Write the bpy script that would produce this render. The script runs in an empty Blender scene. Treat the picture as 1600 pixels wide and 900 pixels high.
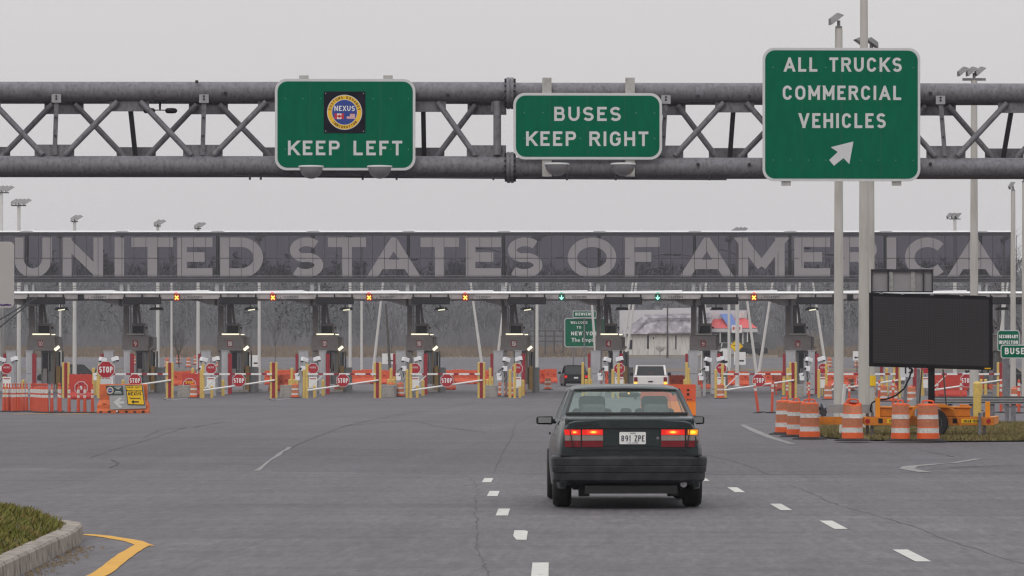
import bpy, math, random
from mathutils import Vector, Matrix
random.seed(7)
R = math.radians
PI = math.pi
sc = bpy.context.scene
COL = sc.collection

# ---------------------------------------------------------------- camera
F_PX, CX, HY, CH = 6000.0, 1000.0, 583.0, 1.52
cam_d = bpy.data.cameras.new("camera"); cam = bpy.data.objects.new("camera", cam_d); COL.objects.link(cam)
cam.location = (0, 0, CH); cam.rotation_euler = (R(90), 0, 0)
cam_d.sensor_width = 36; cam_d.lens = 36 * F_PX / 1600
cam_d.shift_x = (800 - CX) / 1600; cam_d.shift_y = (HY - 450) / 1600
cam_d.clip_start = 0.5; cam_d.clip_end = 6000
sc.camera = cam
# ---------------------------------------------------------------- world: overcast sky
world = bpy.data.worlds.new("World"); sc.world = world; world.use_nodes = True
nt = world.node_tree; N = nt.nodes; L = nt.links
N.clear()
wo = N.new('ShaderNodeOutputWorld'); bg = N.new('ShaderNodeBackground'); bg.inputs[1].default_value = 1.0
sky = N.new('ShaderNodeTexSky'); sky.sky_type = 'NISHITA'; sky.sun_disc = False
sky.sun_elevation = R(35); sky.sun_rotation = R(200); sky.dust_density = 6; sky.air_density = 2
sk = N.new('ShaderNodeVectorMath'); sk.operation = 'SCALE'; sk.inputs['Scale'].default_value = 0.10
L.new(sky.outputs[0], sk.inputs[0])
tc = N.new('ShaderNodeTexCoord'); sep = N.new('ShaderNodeSeparateXYZ'); L.new(tc.outputs['Generated'], sep.inputs[0])
rmp = N.new('ShaderNodeValToRGB'); L.new(sep.outputs[2], rmp.inputs[0])
e = rmp.color_ramp.elements
e[0].position = 0.0; e[0].color = (0.63, 0.61, 0.615, 1)
e[1].position = 1.0; e[1].color = (1.40, 1.42, 1.47, 1)
q = e.new(0.12); q.color = (0.71, 0.695, 0.70, 1)
cl = N.new('ShaderNodeTexNoise'); cl.inputs['Scale'].default_value = 2.5; cl.inputs['Detail'].default_value = 4
mpw = N.new('ShaderNodeMapping'); mpw.inputs['Scale'].default_value = (1, 1, 5)
L.new(tc.outputs['Generated'], mpw.inputs[0]); L.new(mpw.outputs[0], cl.inputs['Vector'])
cr = N.new('ShaderNodeMapRange'); cr.inputs['To Min'].default_value = 0.95; cr.inputs['To Max'].default_value = 1.05
L.new(cl.outputs[0], cr.inputs[0])
sc2 = N.new('ShaderNodeVectorMath'); sc2.operation = 'SCALE'
L.new(rmp.outputs[0], sc2.inputs[0]); L.new(cr.outputs[0], sc2.inputs['Scale'])
mx = N.new('ShaderNodeMix'); mx.data_type = 'RGBA'; mx.inputs[0].default_value = 0.94
L.new(sk.outputs[0], mx.inputs[6]); L.new(sc2.outputs[0], mx.inputs[7])
L.new(mx.outputs[2], bg.inputs[0]); L.new(bg.outputs[0], wo.inputs[0])
# ---------------------------------------------------------------- sun behind cloud
sd = bpy.data.lights.new("sun", 'SUN'); sd.energy = 0.5; sd.angle = R(25); sd.color = (1, 0.97, 0.93)
so = bpy.data.objects.new("sun", sd); COL.objects.link(so)
so.rotation_euler = (R(55), 0, R(-20)); so.location = (0, 0, 60)
sc.view_settings.view_transform = 'Standard'; sc.view_settings.look = 'None'
sc.view_settings.exposure = 0.0; sc.view_settings.gamma = 1.0; sc.view_settings.use_curve_mapping = False
sc.cycles.max_bounces = 8; sc.cycles.transparent_max_bounces = 24; sc.cycles.volume_bounces = 1
sc.cycles.use_denoising = True; sc.cycles.caustics_reflective = False; sc.cycles.caustics_refractive = False
sc.cycles.filter_width = 1.3

# ---------------------------------------------------------------- materials
def mat(name, col, rough=0.6, metal=0.0, var=0.12, scale=3.0, emit=None, es=0.0, spec=0.4, stretch=(1, 1, 1), bump=0.0, dirt=None, dirt_amt=0.3, coords='Object'):
    m = bpy.data.materials.new(name); m.use_nodes = True
    nt = m.node_tree; n = nt.nodes; l = nt.links
    b = n['Principled BSDF']
    b.inputs['Roughness'].default_value = rough; b.inputs['Metallic'].default_value = metal
    b.inputs['Specular IOR Level'].default_value = spec
    c = (*col, 1)
    if emit:
        b.inputs['Emission Color'].default_value = (*emit, 1); b.inputs['Emission Strength'].default_value = es
    if var > 0:
        t = n.new('ShaderNodeTexCoord'); mp = n.new('ShaderNodeMapping'); mp.inputs['Scale'].default_value = stretch
        no = n.new('ShaderNodeTexNoise'); no.inputs['Scale'].default_value = scale; no.inputs['Detail'].default_value = 6; no.inputs['Roughness'].default_value = 0.65
        l.new(t.outputs[coords], mp.inputs[0]); l.new(mp.outputs[0], no.inputs['Vector'])
        r = n.new('ShaderNodeMapRange'); r.inputs['From Min'].default_value = 0.3; r.inputs['From Max'].default_value = 0.7
        r.inputs['To Min'].default_value = 1 - var; r.inputs['To Max'].default_value = 1 + var
        l.new(no.outputs[0], r.inputs[0])
        s = n.new('ShaderNodeVectorMath'); s.operation = 'SCALE'; s.inputs[0].default_value = col
        l.new(r.outputs[0], s.inputs['Scale']); last = s.outputs[0]
        if dirt:
            n2 = n.new('ShaderNodeTexNoise'); n2.inputs['Scale'].default_value = scale * 2.3; n2.inputs['Detail'].default_value = 8
            l.new(mp.outputs[0], n2.inputs['Vector'])
            r2 = n.new('ShaderNodeMapRange'); r2.inputs['From Min'].default_value = 0.48; r2.inputs['From Max'].default_value = 0.68
            r2.inputs['To Max'].default_value = dirt_amt
            l.new(n2.outputs[0], r2.inputs[0])
            mm = n.new('ShaderNodeMix'); mm.data_type = 'RGBA'; mm.inputs[7].default_value = (*dirt, 1)
            l.new(r2.outputs[0], mm.inputs[0]); l.new(last, mm.inputs[6]); last = mm.outputs[2]
        l.new(last, b.inputs['Base Color'])
        if bump:
            bp = n.new('ShaderNodeBump'); bp.inputs['Strength'].default_value = bump; bp.inputs['Distance'].default_value = 0.02
            l.new(no.outputs[0], bp.inputs['Height']); l.new(bp.outputs[0], b.inputs['Normal'])
    else:
        b.inputs['Base Color'].default_value = c
    return m

def glassy(name, tint, fac, rough=0.02, gcol=(0.9, 0.9, 0.9)):
    m = bpy.data.materials.new(name); m.use_nodes = True
    n = m.node_tree.nodes; l = m.node_tree.links
    n.remove(n['Principled BSDF']); o = n['Material Output']
    t = n.new('ShaderNodeBsdfTransparent'); t.inputs[0].default_value = (*tint, 1)
    g = n.new('ShaderNodeBsdfGlossy'); g.inputs['Roughness'].default_value = rough; g.inputs[0].default_value = (*gcol, 1)
    x = n.new('ShaderNodeMixShader'); x.inputs[0].default_value = fac
    l.new(t.outputs[0], x.inputs[1]); l.new(g.outputs[0], x.inputs[2]); l.new(x.outputs[0], o.inputs[0])
    return m

def frosted(name, col, fac, tint):
    m = bpy.data.materials.new(name); m.use_nodes = True
    n = m.node_tree.nodes; l = m.node_tree.links
    n.remove(n['Principled BSDF']); o = n['Material Output']
    t = n.new('ShaderNodeBsdfTransparent'); t.inputs[0].default_value = (*tint, 1)
    g = n.new('ShaderNodeBsdfDiffuse'); g.inputs[0].default_value = (*col, 1)
    x = n.new('ShaderNodeMixShader'); x.inputs[0].default_value = fac
    l.new(t.outputs[0], x.inputs[1]); l.new(g.outputs[0], x.inputs[2]); l.new(x.outputs[0], o.inputs[0])
    return m

def lamp_mat(name, core, edge, es, lens=(0.5, 0.02, 0.02)):
    m = mat(name, lens, 0.25, var=0)
    n = m.node_tree.nodes; l = m.node_tree.links; b = n['Principled BSDF']
    t = n.new('ShaderNodeTexCoord'); v = n.new('ShaderNodeVectorMath'); v.operation = 'SUBTRACT'; v.inputs[1].default_value = (0.5, 0.5, 0.5)
    mp = n.new('ShaderNodeVectorMath'); mp.operation = 'MULTIPLY'; mp.inputs[1].default_value = (2, 0, 2)
    ln = n.new('ShaderNodeVectorMath'); ln.operation = 'LENGTH'
    l.new(t.outputs['Generated'], v.inputs[0]); l.new(v.outputs[0], mp.inputs[0]); l.new(mp.outputs[0], ln.inputs[0])
    r = n.new('ShaderNodeValToRGB'); l.new(ln.outputs['Value'], r.inputs[0])
    r.color_ramp.elements[0].position = 0.25; r.color_ramp.elements[0].color = (*core, 1)
    r.color_ramp.elements[1].position = 0.95; r.color_ramp.elements[1].color = (edge[0] * .3, edge[1] * .3, edge[2] * .3, 1)
    k = r.color_ramp.elements.new(0.55); k.color = (*edge, 1)
    l.new(r.outputs[0], b.inputs['Emission Color']); b.inputs['Emission Strength'].default_value = es
    return m

M = {}
M['steel'] = mat('galvanised_steel', (0.185, 0.178, 0.195), 0.6, 0.08, 0.20, 6, stretch=(1.2, 1, .7), bump=0.15, dirt=(0.075, 0.07, 0.075), dirt_amt=0.55)
M['steel_light'] = mat('light_galvanised_steel', (0.34, 0.34, 0.35), 0.5, 0.3, 0.15, 4)
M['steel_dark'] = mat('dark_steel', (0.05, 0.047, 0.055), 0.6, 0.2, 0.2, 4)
M['lamp_chrome'] = mat('polished_lamp_bowl', (0.42, 0.41, 0.42), 0.28, 0.7, 0.08, 5)
M['bolt'] = mat('bolt_steel', (0.03, 0.028, 0.03), 0.5, 0.4, 0)
M['alu'] = mat('aluminium_post', (0.45, 0.44, 0.42), 0.5, 0.2, 0.12, 5, dirt=(0.2, 0.18, 0.15), dirt_amt=0.4)
M['sign_green'] = mat('reflective_green', (0.0005, 0.125, 0.066), 0.6, 0, 0.10, 6, spec=0.04, stretch=(1, 1, .3))
M['sign_white'] = mat('reflective_white', (0.60, 0.60, 0.60), 0.4, 0, 0.05, 5)
M['sign_dark'] = mat('emblem_charcoal', (0.014, 0.012, 0.022), 0.6, 0, 0.3, 4, spec=.08)
M['emb_gold'] = mat('emblem_gold', (0.85, 0.50, 0.02), 0.4, 0, 0)
M['emb_blue'] = mat('emblem_blue', (0.02, 0.05, 0.27), 0.4, 0, 0)
M['emb_red'] = mat('emblem_red', (0.55, 0.02, 0.03), 0.4, 0, 0)
M['emb_text'] = mat('emblem_brown_letter', (0.10, 0.05, 0.01), 0.5, 0, 0)
M['white'] = mat('white_paint', (0.78, 0.77, 0.75), 0.5, 0, 0.05, 6)
M['black'] = mat('black_plastic', (0.010, 0.009, 0.011), 0.5, 0, 0.2, 8, spec=.2)
M['rubber'] = mat('black_rubber', (0.022, 0.020, 0.021), 0.85, 0, 0.25, 8)
M['drum_orange'] = mat('drum_orange_plastic', (0.80, 0.115, 0.022), 0.5, 0, 0.12, 5, dirt=(0.42, 0.14, 0.06), dirt_amt=0.5)
M['drum_reflect'] = mat('drum_orange_sheeting', (0.50, 0.17, 0.085), 0.6, 0, 0.15, 9, dirt=(0.36, 0.15, 0.08), dirt_amt=0.6)
M['drum_white'] = mat('drum_white_sheeting', (0.66, 0.65, 0.62), 0.5, 0, 0.08, 9, dirt=(0.30, 0.26, 0.22), dirt_amt=0.5)
M['barrier_orange'] = mat('barrier_orange_plastic', (0.72, 0.10, 0.032), 0.5, 0, 0.14, 3, dirt=(0.36, 0.08, 0.04), dirt_amt=0.5)
M['barrier_red'] = mat('barrier_red_plastic', (0.50, 0.035, 0.02), 0.45, 0, 0.10, 3)
M['old_orange'] = mat('weathered_orange_plastic', (0.62, 0.13, 0.03), 0.5, 0, 0.15, 2.5, dirt=(0.25, 0.06, 0.02), dirt_amt=0.4)
M['delin'] = mat('delineator_orange', (0.58, 0.085, 0.04), 0.5, 0, 0.10, 6)
M['yellow'] = mat('bollard_yellow', (0.68, 0.47, 0.12), 0.5, 0, 0.10, 5, dirt=(0.40, 0.28, 0.12), dirt_amt=0.5)
M['red'] = mat('portal_red', (0.29, 0.014, 0.026), 0.5, 0, 0.14, 4)
M['stop_red'] = mat('stop_sign_red', (0.40, 0.008, 0.022), 0.4, 0, 0.06, 6)
M['portal_grey'] = mat('portal_grey_panel', (0.41, 0.41, 0.43), 0.5, 0.1, 0.08, 3, stretch=(1, 1, .3), dirt=(.25, .24, .24), dirt_amt=.4)
M['booth_grey'] = mat('booth_cladding', (0.235, 0.21, 0.21), 0.55, 0.1, 0.10, 2, dirt=(.15, .1, .1), dirt_amt=.3)
M['booth_dark'] = mat('booth_dark_panel', (0.016, 0.013, 0.016), 0.5, 0, 0.15, 3, spec=.25)
M['booth_lower'] = mat('booth_lower_panel', (0.16, 0.165, 0.17), 0.5, 0.2, 0.12, 3)
M['brown'] = mat('bronze_post', (0.22, 0.13, 0.035), 0.5, 0, 0.15, 5)
M['canopy_grey'] = mat('canopy_fascia', (0.46, 0.425, 0.42), 0.5, 0.0, 0.14, 0.8, dirt=(.15, .13, .13), dirt_amt=.5)
M['canopy_white'] = mat('canopy_white_edge', (0.95, 0.95, 0.95), 0.5, 0, 0)
M['concrete'] = mat('concrete', (0.30, 0.28, 0.26), 0.85, 0, 0.22, 3, bump=0.3, dirt=(.16, .14, .11), dirt_amt=.5)
M['kerb'] = mat('kerb_concrete', (0.29, 0.25, 0.215), 0.9, 0, 0.28, 4, bump=0.5, dirt=(.07, .06, .045), dirt_amt=.75)
M['pole'] = mat('pole_concrete', (0.50, 0.475, 0.44), 0.7, 0, 0.10, 2, stretch=(1, 1, .15), dirt=(.32, .29, .25), dirt_amt=.6)
M['pole_white'] = mat('pole_far_white', (0.60, 0.585, 0.56), 0.6, 0, 0.06, 2)
M['lamp_grey'] = mat('floodlight_housing', (0.20, 0.20, 0.20), 0.4, 0.4, 0.15, 6)
M['lamp_glass'] = mat('floodlight_lens', (0.45, 0.45, 0.44), 0.2, 0, 0.1, 6)
M['camera_white'] = mat('camera_housing', (0.82, 0.82, 0.84), 0.35, 0, 0)
M['glass_beam'] = glassy('tinted_facade_glass', (0.105, 0.098, 0.122), 0.045, 0.12)
M['glass_letter'] = frosted('frosted_lettering', (0.36, 0.335, 0.345), 0.80, (0.30, 0.29, 0.31))
M['car_glass'] = glassy('car_window', (0.82, 0.91, 0.87), 0.13, 0.03, (.80, .92, .88))
M['dark_glass'] = glassy('dark_car_window', (0.05, 0.05, 0.06), 0.05, 0.03)
M['booth_glass'] = glassy('booth_window', (0.25, 0.30, 0.28), 0.12, 0.05)
M['car_paint'] = mat('dark_green_car_paint', (0.010, 0.019, 0.021), 0.24, 0.0, 0.2, 3, spec=0.55, dirt=(0.035, 0.036, 0.035), dirt_amt=0.4)
M['car_dusty'] = mat('dusty_bumper', (0.020, 0.021, 0.026), 0.5, 0.0, 0.18, 2.5, spec=0.3, dirt=(0.052, 0.048, 0.05), dirt_amt=0.6)
M['car_trim'] = mat('black_trim', (0.012, 0.012, 0.013), 0.5, 0, 0)
M['seat'] = mat('grey_seat_fabric', (0.028, 0.030, 0.031), 0.9, 0, 0.15, 20)
M['seat_light'] = mat('pale_headrest_fabric', (0.085, 0.088, 0.086), 0.9, 0, 0.1, 20)
M['lens_red'] = mat('red_lens', (0.17, 0.006, 0.012), 0.25, 0, 0.2, 30)
M['lens_white'] = mat('clear_lens', (0.27, 0.22, 0.20), 0.25, 0, 0.12, 40)
M['lens_redlit'] = mat('lit_red_lens', (0.4, 0.01, 0.01), 0.3, 0, 0, emit=(1, 0.02, 0.01), es=0.55)
M['brake'] = lamp_mat('brake_light', (1, 0.55, 0.06), (1, 0.05, 0.01), 1.6)
M['turn'] = lamp_mat('turn_light', (1, 0.66, 0.05), (1, 0.30, 0.01), 1.5, (0.8, 0.3, 0.02))
M['amber'] = mat('amber_light', (0.8, 0.4, 0.05), 0.3, 0, 0, emit=(1, 0.55, 0.08), es=1.1)
M['tube'] = mat('fluorescent_tube', (0.9, 0.9, 0.8), 0.4, 0, 0, emit=(1, 0.93, 0.66), es=1.1)
M['sigx'] = mat('amber_cross_led', (0.8, 0.4, 0.05), 0.4, 0, 0, emit=(1, 0.62, 0.10), es=1.5)
M['sigred'] = mat('red_led', (0.6, 0.02, 0.02), 0.4, 0, 0, emit=(1, 0.06, 0.04), es=1.1)
M['siggreen'] = mat('green_led', (0.3, 0.9, 0.7), 0.4, 0, 0, emit=(0.45, 1, 0.85), es=1.2)
M['siggreen_d'] = mat('green_led_dim', (0.05, 0.5, 0.3), 0.4, 0, 0, emit=(0.03, 0.65, 0.42), es=0.7)
M['sig_redbox'] = mat('signal_red_face', (0.42, 0.012, 0.012), 0.5, 0, 0)
M['sig_greenbox'] = mat('signal_green_face', (0.01, 0.09, 0.06), 0.5, 0, 0)
M['trailer'] = mat('trailer_orange_paint', (0.70, 0.215, 0.012), 0.45, 0, 0.12, 3, dirt=(0.42, 0.14, 0.015), dirt_amt=0.5)
M['trailer_bright'] = mat('bright_orange_reflector', (0.95, 0.33, 0.01), 0.4, 0, 0)
M['panel_back'] = mat('solar_panel_back', (0.37, 0.35, 0.36), 0.5, 0, 0.05, 3)
M['sign_yellow'] = mat('sign_yellow', (0.90, 0.56, 0.01), 0.4, 0, 0.04, 5)
M['sign_orange'] = mat('sign_orange', (0.95, 0.24, 0.02), 0.35, 0, 0.04, 5)
M['silver_board'] = mat('silver_sign_board', (0.38, 0.38, 0.38), 0.5, 0.1, 0.06, 3)
M['dark_board'] = mat('dark_green_board', (0.035, 0.06, 0.055), 0.5, 0, 0)
M['navy'] = mat('plate_navy_letter', (0.03, 0.035, 0.06), 0.5, 0, 0)
M['line_white'] = mat('road_paint_white', (0.54, 0.53, 0.49), 0.7, 0, 0.12, 6, dirt=(.25, .24, .23), dirt_amt=.35, coords='Object')
M['line_worn'] = mat('worn_road_paint', (0.25, 0.24, 0.23), 0.8, 0, 0.15, 2, dirt=(.12, .115, .12), dirt_amt=.85)
M['line_yellow'] = mat('road_paint_yellow', (0.60, 0.31, 0.03), 0.7, 0, 0.10, 3)
M['crack'] = mat('tar_crack', (0.072, 0.066, 0.070), 0.8, 0, 0.25, 2)
M['white_car'] = mat('white_car_paint', (0.76, 0.72, 0.705), 0.35, 0, 0.04, 3)
M['black_car'] = mat('black_car_paint', (0.018, 0.018, 0.02), 0.3, 0, 0)
M['silver_car'] = mat('silver_car_paint', (0.40, 0.41, 0.42), 0.35, 0.3, 0)
M['wheel'] = mat('wheel_rim', (0.25, 0.25, 0.26), 0.4, 0.5, 0)
M['bldg_white'] = mat('white_siding', (0.62, 0.60, 0.57), 0.8, 0, 0.12, .8, stretch=(3, 1, .4), dirt=(.32, .3, .27), dirt_amt=.6)
M['bldg_pale'] = mat('pale_metal_cladding', (0.55, 0.53, 0.55), 0.7, 0, 0.05, .5)
M['bldg_roof'] = mat('weathered_roof', (0.22, 0.20, 0.22), 0.8, 0, 0.45, .7, stretch=(1, .4, 1.2), dirt=(.42, .40, .42), dirt_amt=.8)
M['roof_red'] = mat('red_metal_roof', (0.55, 0.07, 0.07), 0.6, 0, 0.08, 1)
M['roof_blue'] = mat('blue_metal_roof', (0.09, 0.15, 0.38), 0.6, 0, 0.05, 1)
M['bark'] = mat('bark', (0.085, 0.075, 0.068), 0.9, 0, 0.2, 3)
M['straw'] = mat('straw', (0.30, 0.21, 0.11), 0.9, 0, .2, 3)
M['wood_leaf'] = mat('bare_twigs', (0.160, 0.158, 0.172), 0.95, 0, 0.28, 0.06, coords='Object')
M['evergreen'] = mat('evergreen_needles', (0.060, 0.078, 0.075), 0.95, 0, 0.3, 0.1)

# ---------------------------------------------------------------- mesh builder
class MB:
    def __init__(s): s.v = []; s.f = []; s.m = []; s.s = []
    def add(s, vs, fs, m=0, sm=False):
        b = len(s.v); s.v += [tuple(v) for v in vs]
        for f in fs: s.f.append(tuple(b + i for i in f)); s.m.append(m); s.s.append(sm)
        return s
    def box(s, x0, x1, y0, y1, z0, z1, m=0):
        vs = [(x0, y0, z0), (x1, y0, z0), (x1, y1, z0), (x0, y1, z0), (x0, y0, z1), (x1, y0, z1), (x1, y1, z1), (x0, y1, z1)]
        return s.add(vs, [(0, 3, 2, 1), (4, 5, 6, 7), (0, 1, 5, 4), (1, 2, 6, 5), (2, 3, 7, 6), (3, 0, 4, 7)], m)
    def hexa(s, vs, m=0):
        return s.add(vs, [(0, 3, 2, 1), (4, 5, 6, 7), (0, 1, 5, 4), (1, 2, 6, 5), (2, 3, 7, 6), (3, 0, 4, 7)], m)
    def bar(s, p0, p1, w, d, m=0):          # rectangular bar, w across (in xz plane), d along y
        p0 = Vector(p0); p1 = Vector(p1); t = (p1 - p0).normalized()
        u = Vector((0, 1, 0)).cross(t)
        if u.length < 1e-4: u = Vector((1, 0, 0))
        u.normalize(); n = t.cross(u).normalized()
        a = u * w / 2; b = n * d / 2
        vs = [p0 - a - b, p0 + a - b, p0 + a + b, p0 - a + b, p1 - a - b, p1 + a - b, p1 + a + b, p1 - a + b]
        return s.add(vs, [(0, 3, 2, 1), (4, 5, 6, 7), (0, 1, 5, 4), (1, 2, 6, 5), (2, 3, 7, 6), (3, 0, 4, 7)], m)
    def tube(s, p0, p1, r0, r1=None, n=12, m=0, caps=True):
        r1 = r0 if r1 is None else r1
        p0 = Vector(p0); p1 = Vector(p1); t = (p1 - p0).normalized()
        u = t.cross(Vector((0, 0, 1)) if abs(t.z) < .9 else Vector((1, 0, 0))).normalized(); w = t.cross(u)
        vs = []
        for p, r in ((p0, r0), (p1, r1)):
            for i in range(n):
                a = 2 * PI * i / n; vs.append(p + (u * math.cos(a) + w * math.sin(a)) * r)
        s.add(vs, [(i, (i + 1) % n, n + (i + 1) % n, n + i) for i in range(n)], m, True)
        if caps: s.add(vs[:n], [tuple(range(n))[::-1]], m); s.add(vs[n:], [tuple(range(n))], m)
        return s
    def path(s, pts, r, n=8, m=0):
        for a, b in zip(pts[:-1], pts[1:]): s.tube(a, b, r, r, n, m)
        return s
    def prism(s, poly, y0, y1, m=0, m_side=None):    # poly in (x,z) counter-clockwise seen from -y
        n = len(poly)
        a = [(x, y0, z) for x, z in poly]; b = [(x, y1, z) for x, z in poly]
        s.add(a + b, [tuple(range(n)), tuple(range(2 * n - 1, n - 1, -1))], m)
        s.add(a + b, [(i, n + i, n + (i + 1) % n, (i + 1) % n) for i in range(n)], m if m_side is None else m_side)
        return s
    def sheet(s, poly, y, m=0):
        return s.add([(x, y, z) for x, z in poly], [tuple(range(len(poly)))], m)
    def extr_x(s, poly, x0, x1, m=0):                # poly in (y,z)
        n = len(poly); a = [(x0, y, z) for y, z in poly]; b = [(x1, y, z) for y, z in poly]
        s.add(a + b, [tuple(range(n)), tuple(range(2 * n - 1, n - 1, -1))], m)
        s.add(a + b, [(i, n + i, n + (i + 1) % n, (i + 1) % n) for i in range(n)], m); return s
    def lathe(s, prof, c=(0, 0, 0), n=20, ms=None, m=0, axis='z', sm=True):
        vs = []
        for r, z in prof:
            for i in range(n):
                a = 2 * PI * i / n; x, y = r * math.cos(a), r * math.sin(a)
                if axis == 'z': vs.append((c[0] + x, c[1] + y, c[2] + z))
                elif axis == 'x': vs.append((c[0] + z, c[1] + x, c[2] + y))
                else: vs.append((c[0] + x, c[1] + z, c[2] + y))
        for k in range(len(prof) - 1):
            s.add(vs[k * n:(k + 2) * n], [(i, (i + 1) % n, n + (i + 1) % n, n + i) for i in range(n)], ms[k] if ms else m, sm)
        s.add(vs[-n:], [tuple(range(n))], ms[-1] if ms else m)
        s.add(vs[:n], [tuple(range(n))[::-1]], ms[0] if ms else m)
        return s
    def blob(s, c, rx, ry, rz, n=12, k=8, m=0, half=None):
        vs = []; 
        for j in range(k + 1):
            th = -PI / 2 + PI * j / k
            if half == 'low': th = -PI / 2 + PI / 2 * j / k
            for i in range(n):
                a = 2 * PI * i / n
                vs.append((c[0] + rx * math.cos(th) * math.cos(a), c[1] + ry * math.cos(th) * math.sin(a), c[2] + rz * math.sin(th)))
        fs = [(j * n + i, j * n + (i + 1) % n, (j + 1) * n + (i + 1) % n, (j + 1) * n + i) for j in range(k) for i in range(n)]
        s.add(vs, fs, m, True)
        if half: s.add(vs[-n:], [tuple(range(n))], m)
        return s
    def grid(s, rows, m=0, sm=True, closed=False):
        n = len(rows[0]); vs = [p for r in rows for p in r]; fs = []
        for j in range(len(rows) - 1):
            for i in range(n if closed else n - 1):
                fs.append((j * n + i, j * n + (i + 1) % n, (j + 1) * n + (i + 1) % n, (j + 1) * n + i))
        return s.add(vs, fs, m, sm)
    def mesh(s, name, mats):
        me = bpy.data.meshes.new(name); me.from_pydata(s.v, [], s.f)
        for k in (mats if isinstance(mats, (list, tuple)) else [mats]): me.materials.append(M[k] if isinstance(k, str) else k)
        me.polygons.foreach_set('material_index', s.m); me.polygons.foreach_set('use_smooth', s.s); me.update()
        return me
    def build(s, name, mats, parent=None, loc=(0, 0, 0), rz=0, bev=0, sub=0, label=None):
        o = bpy.data.objects.new(name, s.mesh(name, mats)); COL.objects.link(o)
        o.location = loc; o.rotation_euler = (0, 0, rz)
        if parent: o.parent = parent
        if label: o['label'] = label
        if bev:
            b = o.modifiers.new('bevel', 'BEVEL'); b.width = bev; b.segments = 2; b.limit_method = 'ANGLE'; b.angle_limit = R(40)
        if sub:
            b = o.modifiers.new('subdivision', 'SUBSURF'); b.levels = sub; b.render_levels = sub
        return o

def tag(o, label=None, cat=None, group=None, kind=None):
    if label: o['label'] = label
    if cat: o['category'] = cat
    if group: o['group'] = group
    if kind: o['kind'] = kind
    return o
def thing(name, label, cat, loc=(0, 0, 0), rz=0, group=None):
    o = bpy.data.objects.new(name, None); COL.objects.link(o); o.location = loc; o.rotation_euler = (0, 0, rz)
    o.empty_display_size = 0.2
    return tag(o, label, cat, group)
KIDS = {}
def dup(o, loc=None, rz=None, label=None, group=None, parent=None, skip=()):
    c = o.copy(); COL.objects.link(c); c.parent = parent
    if loc is not None: c.location = loc
    if rz is not None: c.rotation_euler = (0, 0, rz)
    if label: c['label'] = label
    if group: c['group'] = group
    for k in o.children:
        if k.name.split('.')[0] in skip: continue
        dup(k, parent=c, skip=skip)
    return c
class Proto:           # first use takes the original, later uses are copies
    def __init__(s, o): s.o = o; s.n = 0
    def __call__(s, loc, label, rz=0, group=None, skip=()):
        s.n += 1
        if s.n == 1 and not skip:
            s.o.location = loc; s.o.rotation_euler = (0, 0, rz); s.o['label'] = label
            if group: s.o['group'] = group
            return s.o
        return dup(s.o, loc, rz, label, group, skip=skip)

def PX(px, Y): return (px - CX) / F_PX * Y
def PZ(py, Y): return CH + (HY - py) / F_PX * Y
PROF = [(-60, 0), (236, 0), (257, .25), (300, .67), (370, 2.05), (430, 3.25), (520, 4.9), (620, 6.6), (800, 12), (1200, 30), (2200, 34)]
def gz(Y):
    for (a, za), (b, zb) in zip(PROF[:-1], PROF[1:]):
        if Y <= b: return za + (zb - za) * max(0, (Y - a)) / (b - a)
    return PROF[-1][1]
def ground(px, Y): return (PX(px, Y), Y, gz(Y))
def GP(px, py, z=0.0):     # a point of the flat near ground read off the photograph
    Y = F_PX * (CH - z) / (py - HY); return (PX(px, Y), Y)
class Frame:               # an upright plane at (px0, Y0) turned by ang
    def __init__(s, px0, Y0, ang): s.X0 = PX(px0, Y0); s.Y0 = Y0; s.a = ang; s.c = math.cos(ang); s.s = math.sin(ang)
    def __call__(s, px, py, dy=0.0):
        q = (px - CX) / F_PX; X0 = s.X0 - dy * s.s; Y0 = s.Y0 + dy * s.c
        lx = (q * Y0 - X0) / (s.c - q * s.s); Yw = Y0 + lx * s.s
        return lx, PZ(py, Yw)
    def loc(s, z=0): return (s.X0, s.Y0, z)

def rr(x0, x1, z0, z1, r, n=6):
    p = []
    for cx, cz, a0 in ((x1 - r, z0 + r, -90), (x1 - r, z1 - r, 0), (x0 + r, z1 - r, 90), (x0 + r, z0 + r, 180)):
        for i in range(n + 1):
            a = R(a0 + 90 * i / n); p.append((cx + r * math.cos(a), cz + r * math.sin(a)))
    return p
def ngon(cx, cz, r, n=8, rot=22.5): return [(cx + r * math.cos(R(rot + 360 * i / n)), cz + r * math.sin(R(rot + 360 * i / n))) for i in range(n)]

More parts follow.
